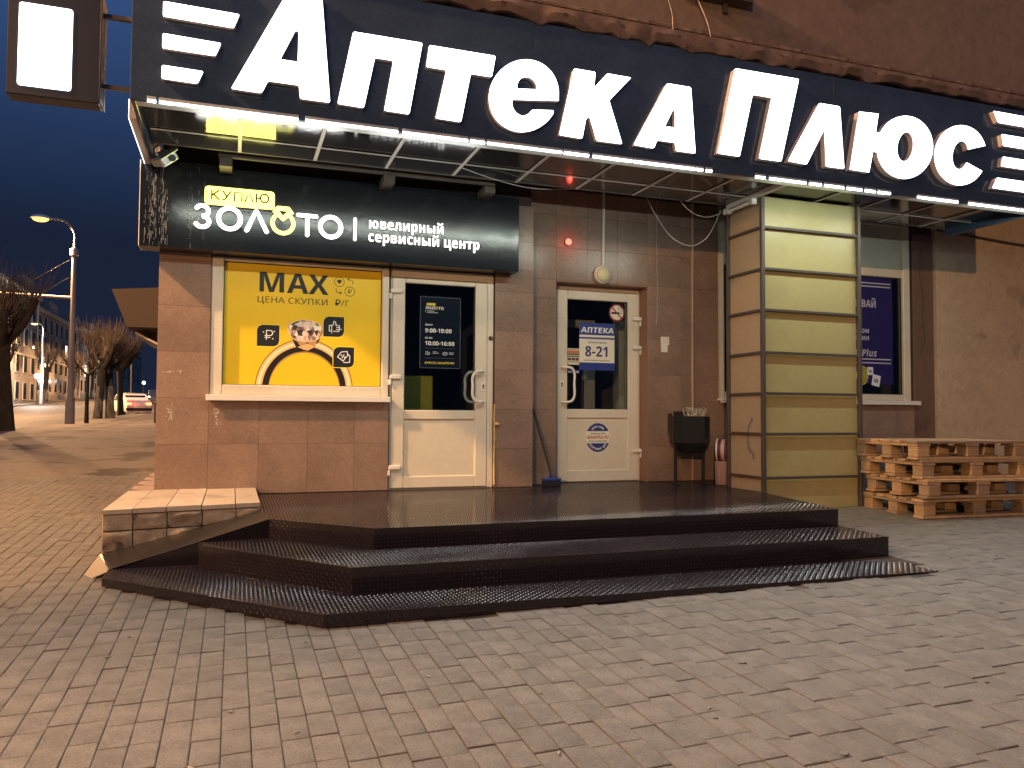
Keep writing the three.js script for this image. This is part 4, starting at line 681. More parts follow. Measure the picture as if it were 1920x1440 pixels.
{ // dark opening-hours film on the booth door
  const t = print(560, 960, (c, w, h) => {
    c.fillStyle = '#121c2a'; c.fillRect(0, 0, w, h); c.strokeStyle = '#5d6672'; c.lineWidth = 7; c.strokeRect(6, 6, w - 12, h - 12);
    c.fillStyle = '#efdf5a'; c.fillRect(90, 88, 118, 32); c.strokeStyle = '#2b3320'; fit(c, 'КУПЛЮ', 104, 113, 90, 22, 'normal', '#6b6420');
    fit(c, 'ЗОЛ', 70, 172, 132, 54, 'bold', '#e9eef0'); fit(c, 'О', 202, 172, 44, 54, 'bold', '#efdf5a'); fit(c, 'ТО', 248, 172, 78, 54, 'bold', '#e9eef0');
    c.fillStyle = '#e9eef0'; c.fillRect(72, 186, 4, 26); fit(c, 'ювелирный', 94, 200, 100, 18); fit(c, 'сервисный центр', 94, 220, 148, 18);
    fit(c, 'ПН-ПТ', 70, 392, 105, 32); fit(c, '9:00-19:00', 70, 482, 365, 76); fit(c, 'СБ-ВС', 70, 566, 105, 32); fit(c, '10:00-16:00', 70, 652, 405, 76);
    c.strokeStyle = '#6d7680'; c.lineWidth = 3; for (const y of [692, 824]) { c.beginPath(); c.moveTo(80, y); c.lineTo(478, y); c.stroke(); }
    c.strokeStyle = '#e9eef0'; c.lineWidth = 5; c.strokeRect(84, 738, 26, 38); c.beginPath(); c.arc(122, 764, 16, 0, 7); c.stroke(); c.beginPath(); c.ellipse(344, 760, 32, 20, 0, 0, 7); c.moveTo(326, 764); c.lineTo(346, 752); c.lineTo(362, 764); c.stroke();
    fit(c, 'чистка', 180, 744, 52, 16); fit(c, 'украшений', 180, 762, 80, 16); fit(c, 'ремонт', 402, 752, 70, 16); fit(c, 'изделий', 402, 770, 60, 16);
    fit(c, 'KUPLYU-ZOLOTO.RU', 70, 900, 405, 40, 'bold', '#efdf5a');
  });
  sheetOf('hours_film', 'dark blue opening-hours notice with yellow logo on the booth door glass', 'notice', 1.623, 2.017, 1.450, 2.121, -7.186, t, { rough: 0.2, th: 0.001 });
}
{ // pharmacy hours
  const t = print(600, 735, (c, w, h) => {
    c.fillStyle = '#2f3f8f'; c.fillRect(0, 0, w, h); c.fillStyle = '#e8e4d2'; c.fillRect(0, 188, w, 36); c.fillRect(0, 250, w, 368);
    c.save(); c.transform(1, 0, -0.12, 1, 24, 0); fit(c, 'АПТЕКА', 18, 152, 560, 118, 'bold', '#f4f2ea'); c.restore();
    fit(c, 'ВРЕМЯ РАБОТЫ', 150, 318, 312, 36, 'bold', '#3a3f63'); fit(c, '8-21', 92, 522, 420, 220, 'bold', '#2c2f74'); fit(c, 'БЕЗ ПЕРЕРЫВОВ И ВЫХОДНЫХ', 70, 594, 452, 26, 'bold', '#45485f');
  });
  sheetOf('pharmacy_hours_sign', 'blue and white АПТЕКА 8-21 opening-hours sign on the pharmacy door glass', 'notice', 3.391, 3.796, 1.494, 1.989, -7.5175, t, { rough: 0.4 });
}
function disc(name, label, category, cx, cy, rx, ry, z, texture) {
  const g = new THREE.CylinderGeometry(1, 1, 0.0014, 44); g.rotateX(Math.PI / 2); g.scale(rx, ry, 1); const e = std(lin(0.6, 0.6, 0.58), 0.6);
  const P = g.attributes.position, U = g.attributes.uv; for (let i = 0; i < P.count; i++) U.setXY(i, P.getX(i) / rx * 0.5 + 0.5, P.getY(i) / ry * 0.5 + 0.5);
  const m = new THREE.Mesh(g, [e, phy(lin(0.92, 0.92, 0.92), 0.4, { map: texture }), e]); m.name = numbered(name); m.castShadow = m.receiveShadow = true; m.position.set(cx, cy, z); scene.add(m); return tag(m, label, category);
}
disc('no_smoking_sticker', 'round red-ringed no-smoking sticker on the pharmacy door glass', 'sticker', 3.824, 2.11, 0.091, 0.093, -7.5165, print(256, 256, (c) => {
  c.fillStyle = '#8f2f35'; c.fillRect(0, 0, 256, 256); c.fillStyle = '#e3dccd'; c.beginPath(); c.arc(128, 128, 106, 0, 7); c.fill();
  c.fillStyle = '#1d1b1d'; c.fillRect(40, 118, 128, 30); c.fillStyle = '#a8a49a'; c.fillRect(172, 118, 34, 30); c.strokeStyle = '#3b3a3a'; c.lineWidth = 7; c.beginPath(); c.moveTo(200, 108); c.bezierCurveTo(220, 90, 190, 84, 196, 66); c.bezierCurveTo(206, 40, 150, 36, 156, 66); c.bezierCurveTo(140, 84, 180, 84, 168, 106); c.stroke();
  c.strokeStyle = '#8f2f35'; c.lineWidth = 20; c.beginPath(); c.moveTo(52, 52); c.lineTo(204, 204); c.stroke();
}));
disc('round_sticker', 'round blue and white website sticker on the lower panel of the pharmacy door', 'sticker', 3.604, 0.790, 0.138, 0.150, -7.5152, print(512, 512, (c) => {
  c.fillStyle = '#2e4286'; c.fillRect(0, 0, 512, 512); c.fillStyle = '#ece5d2'; c.fillRect(0, 142, 512, 214);
  const ring = (text, r, a0, a1, flip) => { c.fillStyle = '#ece5d2'; c.font = 'bold 52px sans-serif'; [...text].forEach((ch, i) => { const a = a0 + (a1 - a0) * i / (text.length - 1); c.save(); c.translate(256 + Math.cos(a) * r, 256 + Math.sin(a) * r); c.rotate(a + (flip ? -Math.PI / 2 : Math.PI / 2)); c.fillText(ch, -16, 0); c.restore(); }); };
  ring('ЦЕНЫ НИЖЕ', 176, -2.25, -0.9, false); ring('АССОРТИМЕНТ ШИРЕ', 222, 2.55, 0.58, true);
  fit(c, 'ЗАКАЖИ НА САЙТЕ', 96, 200, 320, 36, 'bold', '#3c4368'); c.save(); c.transform(1, 0, -0.18, 1, 45, 0); fit(c, 'AptekiPlus.RU', 20, 276, 470, 80, 'bold', '#b03a2c'); c.restore(); fit(c, 'ПОЛУЧИ В ЭТОЙ АПТЕКЕ', 60, 336, 392, 36, 'bold', '#3c4368');
}));
sheetOf('push_label', 'small blue НА СЕБЯ door label beside the bow handle', 'label', 3.256, 3.392, 1.452, 1.492, -7.5170, print(256, 80, (c) => { c.fillStyle = '#25366f'; c.fillRect(0, 0, 256, 80); fit(c, 'НА СЕБЯ', 10, 60, 236, 56, 'bold', '#e6eaf2'); }), { th: 0.0008 });
sheetOf('card_sticker', 'small striped payment-card sticker at the edge of the pharmacy door glass', 'sticker', 3.256, 3.388, 1.545, 1.715, -7.5170, print(256, 330, (c) => { c.fillStyle = '#cfcab4'; c.fillRect(0, 0, 256, 330); c.fillStyle = '#d86a4c'; c.fillRect(0, 48, 256, 46); c.fillStyle = '#5f6a4a'; c.fillRect(0, 100, 256, 34); c.fillStyle = '#3a3f38'; c.fillRect(0, 150, 256, 20); c.fillStyle = '#5b3c34'; for (const x of [10, 92, 174]) c.fillRect(x, 192, 70, 52); c.fillStyle = '#8c8a78'; c.fillRect(8, 264, 240, 14); fit(c, 'ОПЛАТА КАРТОЙ', 14, 34, 170, 22, 'bold', '#4a4a40'); }), { th: 0.0008 });
{ // blue banner in the pharmacy window
  const t = print(1100, 1220, (c, w, h) => {
    c.fillStyle = '#28225e'; c.fillRect(0, 0, w, h); c.fillStyle = '#b9b6c6'; for (const y of [58, 96, 930, 972]) c.fillRect(40, y, w - 70, 14);
    fit(c, 'ЗАКАЗЫВАЙ', 160, 344, 690, 116, 'bold'); fit(c, 'В ПРИЛОЖЕНИИ', 120, 452, 480, 62, 'normal'); fit(c, 'В МОБИЛЬНОМ', 150, 640, 585, 66, 'bold'); fit(c, 'ПРИЛОЖЕНИИ', 170, 722, 565, 66, 'bold');
    c.save(); c.transform(1, 0, -0.15, 1, 140, 0); fit(c, 'AptekiPlus', 240, 905, 600, 108, 'bold'); c.restore();
  });
  sheetOf('window_banner', 'dark blue pharmacy banner behind the column in the big window', 'banner', 6.40, 7.467, 1.412, 2.684, -7.4255, t, { rough: 0.4 });
  // spiral stickers at the foot of the banner
  disc('spiral_sticker', 'yellow concentric-ring sticker on the lower corner of the big window', 'sticker', 7.000, 1.512, 0.098, 0.12, -7.4225, print(256, 256, (c) => { c.fillStyle = '#1c1a2e'; c.fillRect(0, 0, 256, 256); c.strokeStyle = '#e7e25e'; c.lineWidth = 13; for (const r of [20, 50, 80, 110]) { c.beginPath(); c.arc(128, 128, r, 0, 7); c.stroke(); } }));
  for (const [x, y, w, r, what] of [[7.118, 1.566, 0.085, 0.0, 'upright'], [7.205, 1.455, 0.12, -0.2, 'tilted']]) { const m = sheetOf('paper_tag', `small ${what} white paper tag stuck beside the yellow ring sticker`, 'sticker', x - w / 2, x + w / 2, y - w * 0.55, y + w * 0.55, -7.4225, print(96, 96, (c) => { c.fillStyle = '#e4e6ee'; c.fillRect(0, 0, 96, 96); c.fillStyle = '#8a8fa0'; c.fillRect(22, 34, 52, 34); }), { th: 0.001 }); m.rotation.z = r; }
}
solo('paper_notice', 'torn white paper notice taped to the brown wall beside the pharmacy door', 'notice', moved(extr(shapeOf([[-0.052, 0.082], [0.05, 0.084], [0.054, 0.0], [0.034, -0.005], [0.032, -0.075], [0.015, -0.082], [-0.045, -0.08]]), 0.001), 0, 0, 0), M.paper, [4.305, 1.775, ZW + 0.002]);

// ======================================================================================
// WALL FITTINGS
// ======================================================================================
{
  const l = thing('bulkhead_lamp', 'round unlit bulkhead lamp above the pharmacy door', 'lamp', [3.563, 2.468, ZW]);
  part(l, 'base_ring', moved(new THREE.LatheGeometry([[0, 0], [0.095, 0], [0.095, 0.03], [0.084, 0.045], [0.078, 0.045]].map(([x, y]) => new THREE.Vector2(x, y)), 36), 0, 0, 0.001, Math.PI / 2, 0, 0), M.whitemetal);
  part(l, 'glass_dome', moved(new THREE.LatheGeometry(Array.from({ length: 9 }, (_, i) => new THREE.Vector2(0.078 * Math.cos(i / 8 * Math.PI / 2), 0.044 + 0.04 * Math.sin(i / 8 * Math.PI / 2))), 32), 0, 0, 0.001, Math.PI / 2, 0, 0), phy(lin(0.62, 0.60, 0.38), 0.25));
}
solo('cable_conduit', 'white plastic cable conduit running up from the round bulkhead lamp', 'conduit', merge([bx(-0.014, 0.014, 0, 0.79, 0, 0.014, 0.003)]), M.bar, [3.575, 2.54, ZW + 0.001], [0, 0, -0.012]);
{ // red beacon
  const r = thing('red_beacon', 'small glowing red alarm beacon on the brown wall', 'beacon', [3.18, 2.778, ZW]);
  part(r, 'base', moved(new THREE.CylinderGeometry(0.034, 0.038, 0.02, 24), 0, 0, 0.011, Math.PI / 2, 0, 0), M.dark);
  const d = []; for (let i = 0; i < 8; i++) d.push(moved(new THREE.CylinderGeometry(0.006, 0.006, 0.008, 10), Math.cos(i * 0.785) * 0.023, Math.sin(i * 0.785) * 0.023, 0.034, Math.PI / 2, 0, 0)); d.push(moved(new THREE.CylinderGeometry(0.006, 0.006, 0.008, 10), 0, 0, 0.034, Math.PI / 2, 0, 0));
  part(r, 'led_cluster', merge(d), glow(1, 0.10, 0.05, 3, 0.3));
  part(r, 'lamp_lens', moved(new THREE.CylinderGeometry(0.035, 0.036, 0.008, 24), 0, 0, 0.025, Math.PI / 2, 0, 0), glow(1, 0.03, 0.02, 0.9, 0.2));
  const pl = new THREE.PointLight(lin(1, 0.06, 0.04), 0.022); pl.position.set(3.18, 2.778, ZW + 0.07); pl.castShadow = true; scene.add(pl);
}
solo('wall_pipe', 'thin pinkish pipe running down the brown wall behind the litter bin', 'pipe', merge([limb([[0, 0.34, 0], [0.004, 1.15, 0], [0.002, 2.1, 0], [0.012, 3.32, 0]], 0.0135, 8), bx(-0.02, 0.02, 2.03, 2.05, -0.012, 0.016, 0.002)]), std(lin(0.42, 0.27, 0.23), 0.6), [4.63, 0, ZW + 0.016]);
solo('wall_wire', 'loose pale wire hanging down the brown wall above the paper notice', 'wire', limb(curve([[4.21, 3.3, ZW + 0.006], [4.205, 2.7, ZW + 0.008], [4.213, 2.4, ZW + 0.006], [4.208, 2.15, ZW + 0.012], [4.195, 1.98, ZW + 0.014]], 30), 0.0028, 6), M.cable);
solo('hanging_cable', 'long slack cable loop under the canopy ceiling beside the column', 'cable', limb(curve([[3.85, 3.30, -7.0], [3.98, 3.02, -6.95], [4.14, 2.80, -6.9], [4.32, 2.73, -6.85], [4.45, 2.80, -6.8], [4.52, 2.93, -6.75], [4.56, 3.08, -6.7]], 50), 0.0042, 6), M.cable, null, null, 'slack cables under the canopy');
solo('hanging_cable', 'short slack cable loop under the canopy ceiling ending at the column head', 'cable', limb(curve([[4.02, 3.30, -6.7], [4.10, 3.13, -6.7], [4.22, 3.02, -6.68], [4.36, 2.98, -6.66], [4.48, 3.01, -6.65], [4.58, 3.06, -6.64]], 40), 0.0045, 6), M.cable, null, null, 'slack cables under the canopy');
solo('ceiling_cable', 'thin cable strung along the canopy ceiling from the sign bracket', 'cable', limb(curve([[1.76, 3.08, -6.3], [2.1, 3.06, -6.45], [2.5, 3.07, -6.62], [3.0, 3.16, -6.8], [3.55, 3.30, -7.0]], 50), 0.004, 6), M.cable);
solo('loose_wire', 'short pale wire dangling over the drip edge of the upper wall', 'wire', limb(curve([[3.26, 4.60, -5.60], [3.30, 4.44, -5.575], [3.33, 4.30, -5.56], [3.335, 4.12, -5.55]], 24), 0.004, 6), std(lin(0.5, 0.4, 0.33), 0.7));
solo('loose_wire', 'longer bent pale wire hanging from the dark bracket on the upper wall', 'wire', limb(curve([[3.52, 4.62, -5.60], [3.60, 4.45, -5.575], [3.67, 4.28, -5.56], [3.70, 4.13, -5.55]], 24), 0.0045, 6), std(lin(0.55, 0.42, 0.34), 0.7));
solo('upper_bracket', 'dark metal bracket fixed to the upper wall above the sign', 'bracket', merge([bx(3.42, 4.10, 4.52, 4.62, -5.64, -5.52, 0.004), bx(3.86, 3.90, 4.44, 4.6, -5.64, -5.6, 0.004)]), M.frame);
solo('wall_cable', 'dark cable clipped along the beige plaster wall', 'cable', limb(curve([[8.05, 3.30, ZW + 0.06], [8.6, 3.27, ZW + 0.06], [9.3, 3.23, ZW + 0.06], [10.5, 3.2, ZW + 0.06]], 30), 0.018, 6), M.frame);
solo('pier_cable', 'thin dark cable wandering down the brown pier beside the big window', 'cable', limb(curve([[7.83, 3.05, ZW + 0.012], [7.81, 2.75, ZW + 0.01], [7.86, 2.5, ZW + 0.012], [7.85, 2.2, ZW + 0.01], [7.88, 1.95, ZW + 0.012], [7.80, 1.78, ZW + 0.012]], 50), 0.006, 6), M.frame);
{ const b = thing('door_bell', 'small dark door bell button on the frame beside the booth door', 'bell', [2.31, 1.75, -7.17]); part(b, 'housing', moved(new THREE.LatheGeometry([[0, 0.018], [0.01, 0.018], [0.019, 0.012], [0.021, 0], [0, 0]].map(([x, y]) => new THREE.Vector2(x, y)), 20), 0, 0, 0, Math.PI / 2, 0, 0), M.dark); part(b, 'button', moved(new THREE.CylinderGeometry(0.006, 0.006, 0.004, 12), 0.004, 0.002, 0.02, Math.PI / 2, 0, 0), std(lin(0.6, 0.25, 0.2), 0.4)); }
solo('foam_seam', 'yellowed mounting foam squeezed out beside the booth door frame', 'sealant', merge([limb(curve([[2.343, 0.36, -7.146], [2.341, 0.6, -7.145], [2.345, 0.8, -7.146], [2.342, 0.98, -7.147], [2.345, 1.12, -7.148]], 20), Array.from({ length: 21 }, () => rr(0.006, 0.011)), 6), limb(curve([[2.345, 0.925, -7.142], [2.362, 0.935, -7.128], [2.388, 0.93, -7.125]], 10), [0.008, 0.012, 0.016, 0.018, 0.018, 0.017, 0.018, 0.016, 0.014, 0.010, 0.006], 7)]), std(lin(0.62, 0.42, 0.16), 0.9, { bumpMap: T.rock, bumpScale: 0.003 }));

// ======================================================================================
// ON THE LANDING: litter bin, broom, drum
// ======================================================================================
{
  const b = thing('litter_bin', 'black metal litter bin on a frame, full of rubbish, beside the pipe', 'litter bin', [4.37, YP + 0.002, -6.98], -0.28);
  const oct = (w, d, c) => [[-w + c, d], [w - c, d], [w, d - c], [w, -d + c], [w - c, -d], [-w + c, -d], [-w, -d + c], [-w, d - c]];
  const o1 = oct(0.185, 0.16, 0.075), o0 = oct(0.12, 0.10, 0.045), y0 = 0.325, y1 = 0.42, y2 = 0.685, y3 = 0.74, f = [], f2 = [];
  const ring = (a, ya, c, yc, out) => a.forEach(([x, z], i) => { const k = (i + 1) % 8; out.push([V(x, ya, z), V(a[k][0], ya, a[k][1]), V(c[k][0], yc, c[k][1]), V(c[i][0], yc, c[i][1])]); });
  ring(o0, y0, o1, y1, f); ring(o1, y1, o1, y2, f); const tilt = o1.map(([x, z]) => [x * 0.98, z * 0.98]);
  ring(o1, y2, tilt, y2 + 0.001, f); ring(tilt.map((p) => p), y2, o1.map(([x, z]) => [x * 0.93, z * 0.93]), 0.5, f2); f.push(o0.map(([x, z]) => V(x, y0, z)).reverse());
  part(b, 'bucket', facets(f), M.black); part(b, 'bucket_lining', facets(f2), M.dark);
  part(b, 'back_hood', merge([bx(-0.12, 0.12, 0.62, 0.735, -0.165, -0.15, 0.004), bx(-0.19, -0.178, 0.5, 0.715, -0.13, 0.02, 0.004)]), M.black);
  for (const s of [-1, 1]) { part(b, 'leg', bx(s * 0.145 - 0.013, s * 0.145 + 0.013, 0.012, 0.64, -0.013, 0.013, 0.003), M.black); part(b, 'foot', bx(s * 0.145 - 0.014, s * 0.145 + 0.014, 0, 0.013, -0.15, 0.15, 0.003), M.black); }
  part(b, 'crossbar', bx(-0.131, 0.131, 0.285, 0.318, -0.011, 0.011, 0.003), M.black);
  const junk = []; for (let i = 0; i < 26; i++) { const x = rr(-0.03, 0.16), z = rr(-0.10, 0.11); junk.push(limb(curve([[x, 0.62, z], [x + rr(-0.03, 0.03), 0.68, z + rr(-0.03, 0.03)], [x + rr(-0.05, 0.05), 0.71 + rr(0, 0.06), z + rr(-0.04, 0.04)], [x + rr(-0.06, 0.06), 0.70 + rr(0, 0.08), z + rr(-0.05, 0.05)]], 8), rr(0.004, 0.010), 5)); }
  const rubbish = solo('bin_rubbish', 'crumpled foil and paper rubbish heaped in the black litter bin', 'rubbish', merge(junk), std(lin(0.5, 0.44, 0.36), 0.35, { metalness: 0.3 }), [4.37, YP + 0.002, -6.98], [0, -0.28, 0]); rubbish.userData.kind = 'stuff';
}
{
  const b = thing('floor_broom', 'blue floor broom leaning against the tiled wall between the doors', 'broom', [2.925, YP + 0.002, -7.13]);
  part(b, 'handle', limb([[0, 0.10, 0], [-0.14, 0.80, -0.185]], 0.0115, 10), M.blackcable);
  part(b, 'head', moved(merge([bx(-0.095, 0.095, 0.055, 0.078, -0.025, 0.025, 0.006), moved(cbox(0.03, 0.06, 0.03, 0.006), -0.005, 0.10, -0.005, 0, 0, 0.19)]), 0, 0, 0), std(lin(0.03, 0.05, 0.28), 0.45));
  part(b, 'bristles', bx(-0.092, 0.092, 0.0, 0.055, -0.024, 0.024, 0.003), std(lin(0.015, 0.017, 0.03), 0.95, { bumpMap: T.fine, bumpScale: 0.004 }));
}
{
  const d = thing('cable_drum', 'dark red round drum with pale rims set on a pleated pink stand behind the column', 'drum', [4.70, YP + 0.002, -6.86], -0.75);
  const pl = new THREE.LatheGeometry([[0.0, 0], [0.085, 0], [0.088, 0.235], [0.0, 0.235]].map(([x, y]) => new THREE.Vector2(x, y)), 60), P = pl.attributes.position; for (let i = 0; i < P.count; i++) { const a = Math.atan2(P.getZ(i), P.getX(i)), k = 1 + 0.05 * Math.sin(a * 15); P.setX(i, P.getX(i) * k); P.setZ(i, P.getZ(i) * k); } pl.computeVertexNormals();
  part(d, 'stand', pl, std(lin(0.30, 0.17, 0.145), 0.8));
  const wheel = (r, x0, x1) => moved(new THREE.CylinderGeometry(r, r, x1 - x0, 40), (x0 + x1) / 2, 0.345, 0, 0, 0, Math.PI / 2);
  part(d, 'drum_body', wheel(0.108, -0.055, 0.055), std(lin(0.10, 0.022, 0.028), 0.6)); part(d, 'rim', wheel(0.118, -0.068, -0.0552), M.whitemetal); part(d, 'rim', wheel(0.118, 0.0552, 0.068), std(lin(0.5, 0.42, 0.22), 0.5)); part(d, 'band', wheel(0.1095, -0.02, 0.015), std(lin(0.5, 0.32, 0.32), 0.6));
}

// ======================================================================================
// PALLETS
// ======================================================================================
{
  const wood = [[0.56, 0.40, 0.24], [0.50, 0.36, 0.21], [0.44, 0.33, 0.22], [0.62, 0.45, 0.27], [0.38, 0.30, 0.22]].map((c) => std(lin(...c), 0.78, { map: T.wood, bumpMap: re(T.fine, 0.2), bumpScale: 0.001 }));
  const W = 1.16, D = 0.80, th = 0.0245, bh = 0.091, H = th * 3 + bh, geo = new Map();
  const board = (l, w) => { const k = l + '/' + w; if (!geo.has(k)) geo.set(k, [0, 1, 2].map(() => cbox(l, th - 0.0006, w, 0.003, [rr(0, 5), rr(0, 5)]))); return geo.get(k)[Math.floor(rnd() * 3)]; };
  const blk = [0, 1, 2, 3].map(() => cbox(0.125, bh - 0.0006, 0.118, 0.005, [rr(0, 5), rr(0, 5)])), pick = () => wood[Math.floor(rnd() * 5)];
  const words = ['bottom pallet of the stack, standing on the paving', 'second pallet up in the stack beside the column', 'third pallet up in the stack, with its front corner pushed out', 'topmost pallet of the stack beside the column'];
  const at = [[5.635, 0.142, -5.30, -0.13], [5.62, 0, -5.235, -0.115], [5.61, 0, -5.28, -0.10], [5.58, 0, -5.30, -0.11]];
  let y = 0.142;
  at.forEach(([x, , z, turn], i) => {
    const p = thing('wooden_pallet', `weathered wooden ${words[i]}`, 'pallet', [x, y, z], turn, 'stacked wooden pallets');
    if (i === 0) p.rotation.z = 0.012;
    for (const [zz, w] of [[-0.06, 0.12], [-D / 2, 0.145], [-D + 0.06, 0.12]]) part(p, 'bottom_board', board(W, w), pick(), [W / 2, th / 2, zz], [0, rr(-0.004, 0.004), 0]);
    for (const xx of [0.0725, W / 2, W - 0.0725]) { for (const zz of [-0.06, -D / 2, -D + 0.06]) part(p, 'block', blk[Math.floor(rnd() * 4)], pick(), [xx + rr(-0.004, 0.004), th + bh / 2, zz + rr(-0.004, 0.004)], [0, rr(-0.02, 0.02), 0]); part(p, 'stringer_board', board(D, 0.14), pick(), [xx, th + bh + th / 2, -D / 2], [0, Math.PI / 2 + rr(-0.004, 0.004), 0]); }
    for (const [zz, w] of [[-0.07, 0.14], [-0.25, 0.1], [-D / 2, 0.14], [-D + 0.25, 0.1], [-D + 0.07, 0.14]]) part(p, 'deck_board', board(W + 0.004, w), pick(), [W / 2 + rr(-0.004, 0.004), th * 2 + bh + th / 2, zz], [0, rr(-0.004, 0.004), 0]);
    y += H + 0.0008 + (i === 0 ? 0.014 : 0);
  });
}
{ // trodden gum and drips on the paving
  const l = []; for (let i = 0; i < 90; i++) { const z = -1.7 - 3.6 * Math.pow(rnd(), 0.8), x = -1.2 + rnd() * 7.5; if (inside(STEP3, x, z + 0.02)) continue; const r = rr(0.006, 0.020), g = new THREE.CylinderGeometry(r, r * 1.1, 0.0016, 9).scale(1, 1, rr(0.5, 1)); l.push(moved(g, x, ground(x, z) + 0.0034, z, 0.03, rr(0, 3), 0)); }
  const m = solo('gum_spots', 'dark trodden gum spots scattered over the paving', 'stains', merge(l), std(lin(0.11, 0.10, 0.09), 0.8)); m.userData.kind = 'stuff';
}
{ // small litter on the paving
  const l = []; for (const [x, z, a] of [[1.62, -2.46, 0.3], [0.98, -2.32, 1.2], [0.22, -2.75, 0.5], [0.75, -3.1, 2], [2.1, -3.05, 1], [-0.1, -2.6, 2.4], [3.4, -3.3, 0.8], [4.1, -3.2, 1.9], [2.9, -2.7, 0.1], [1.2, -2.9, 1.4], [4.45, -4.6, 0.6], [4.55, -4.45, 1.1], [5.6, -5.0, 0.2]]) l.push(moved(cbox(rr(0.014, 0.034), 0.004, rr(0.004, 0.008), 0.0012), x, ground(x, z) + 0.004, z, 0, a, 0));
  const m = solo('paving_litter', 'scattered cigarette ends and twigs on the paving', 'litter', merge(l), std(lin(0.3, 0.26, 0.2), 0.9)); m.userData.kind = 'stuff';
}

// ======================================================================================
// STREET beyond the corner
// ======================================================================================
const poleMat = std(lin(0.30, 0.30, 0.33), 0.6, { map: T.grime });
function streetLamp(x, z, h, arm, label, power, o = {}) {
  const y = ground(x, z), l = thing('street_lamp', label, 'street lamp', [x, y, z], 0, 'sodium street lamps'), s = Math.sign(arm);
  part(l, 'pole', limb([[0, 0, 0], [0, h * 0.45, 0], [0, h * 0.86, 0]], [0.115, 0.095, 0.08], 12), poleMat);
  part(l, 'base', limb([[0, 0, 0], [0, 0.9, 0]], [0.17, 0.155], 12), poleMat);
  part(l, 'arm', limb(curve([[0, h * 0.86, 0], [s * 0.03, h * 0.94, 0], [arm * 0.35, h * 0.99, 0], [arm, h, 0]], 18), 0.045, 8), poleMat);
  const a = Math.min(0.55, Math.abs(arm) * 0.5);
  part(l, 'lamp_head', moved(new THREE.SphereGeometry(0.26, 16, 8, 0, 6.283, 0, 1.57).scale(1.35, 0.55, 0.75), arm + s * 0.15, h - 0.02, 0), M.alu);
  part(l, 'lamp_bowl', moved(new THREE.SphereGeometry(0.22, 16, 8, 0, 6.283, 1.57, 1.57).scale(1.3, 0.62, 0.75), arm + s * 0.15, h - 0.03, 0), glow(1, 0.50, 0.11, 1.4, 0.6));
  const lx = x + arm + s * 0.15, p = o.bare ? new THREE.PointLight(SODIUM, power) : new THREE.SpotLight(SODIUM, power, 0, 1.53, 0.12); p.position.set(lx, y + h - 0.30, z); p.castShadow = true; p.shadow.radius = o.soft ?? 6; scene.add(p);
  if (!o.bare) { p.target.position.set(lx, y, z); scene.add(p.target); p.target.name = 'lamp_aim'; }
  return l;
}
const near = streetLamp(-5.75, -33.5, 7.7, -1.0, 'concrete street lamp with a long side arm and wires beside the kerb', POWER.far * 0.8);
part(near, 'side_arm', limb([[-0.05, 4.75, 0], [-5.5, 4.85, 0]], 0.055, 8), std(lin(0.5, 0.42, 0.34), 0.6));
part(near, 'collar', limb([[0, 6.35, 0], [0, 6.6, 0]], 0.16, 10), M.alu);
streetLamp(-17.0, -85, 7.6, -0.6, 'street lamp glowing orange in front of the nearest apartment block', POWER.far * 0.9);
streetLamp(-14.7, -105, 7.4, -0.6, 'street lamp glowing half way along the row of blocks', POWER.far * 0.9);
streetLamp(-13.8, -125, 7.3, -0.6, 'street lamp glowing at the far end of the road', POWER.far * 0.7);
streetLamp(-17.6, -58, 8.6, 0.9, 'street lamp across the road from the bare trees', POWER.far * 3.6);
streetLamp(-6.1, -4.4, 8.6, -1.0, 'street lamp on the kerb beside the street corner of the shop', POWER.corner, { soft: 10 });
streetLamp(-6.3, 3.0, 9.4, -1.0, 'street lamp on the kerb to the left of the shop, beside the photographer', POWER.street, { soft: 14, bare: true });
streetLamp(-30, 46, 9.6, 1.0, 'tall street lamp across the square facing the shop', POWER.square, { soft: 16, bare: true });
for (const [x, z, w] of [[-17.2, -84, 'near the corner of the apartment block'], [-13.6, -140, 'at the far end of the walkway']]) {
  const y = ground(x, z), g = thing('globe_lamp', `small white globe lamp ${w}`, 'street lamp', [x, y, z], 0, 'globe lamps on the far walkway');
  part(g, 'post', limb([[0, 0, 0], [0, 2.4, 0]], 0.05, 8), M.frame); part(g, 'lamp_globe', moved(new THREE.SphereGeometry(0.24, 18, 12), 0, 2.62, 0), glow(0.95, 1, 1, 5, 0.8));
  const p = new THREE.PointLight(lin(0.95, 1, 1), 60); p.position.set(x, y + 2.62, z); p.castShadow = true; scene.add(p);
}
solo('overhead_wire', 'upper wire strung from the concrete street lamp across the road', 'wire', limb(curve([[-5.9, 6.75, -33.5], [-9, 6.05, -38], [-14, 5.9, -44], [-22, 7.0, -55]], 30), 0.018, 5), M.blackcable, null, null, 'wires over the road');
solo('overhead_wire', 'lower wire strung from the concrete street lamp across the road', 'wire', limb(curve([[-5.9, 6.1, -33.5], [-9, 5.45, -39], [-14, 5.2, -46], [-22, 6.4, -60]], 30), 0.018, 5), M.blackcable, null, null, 'wires over the road');

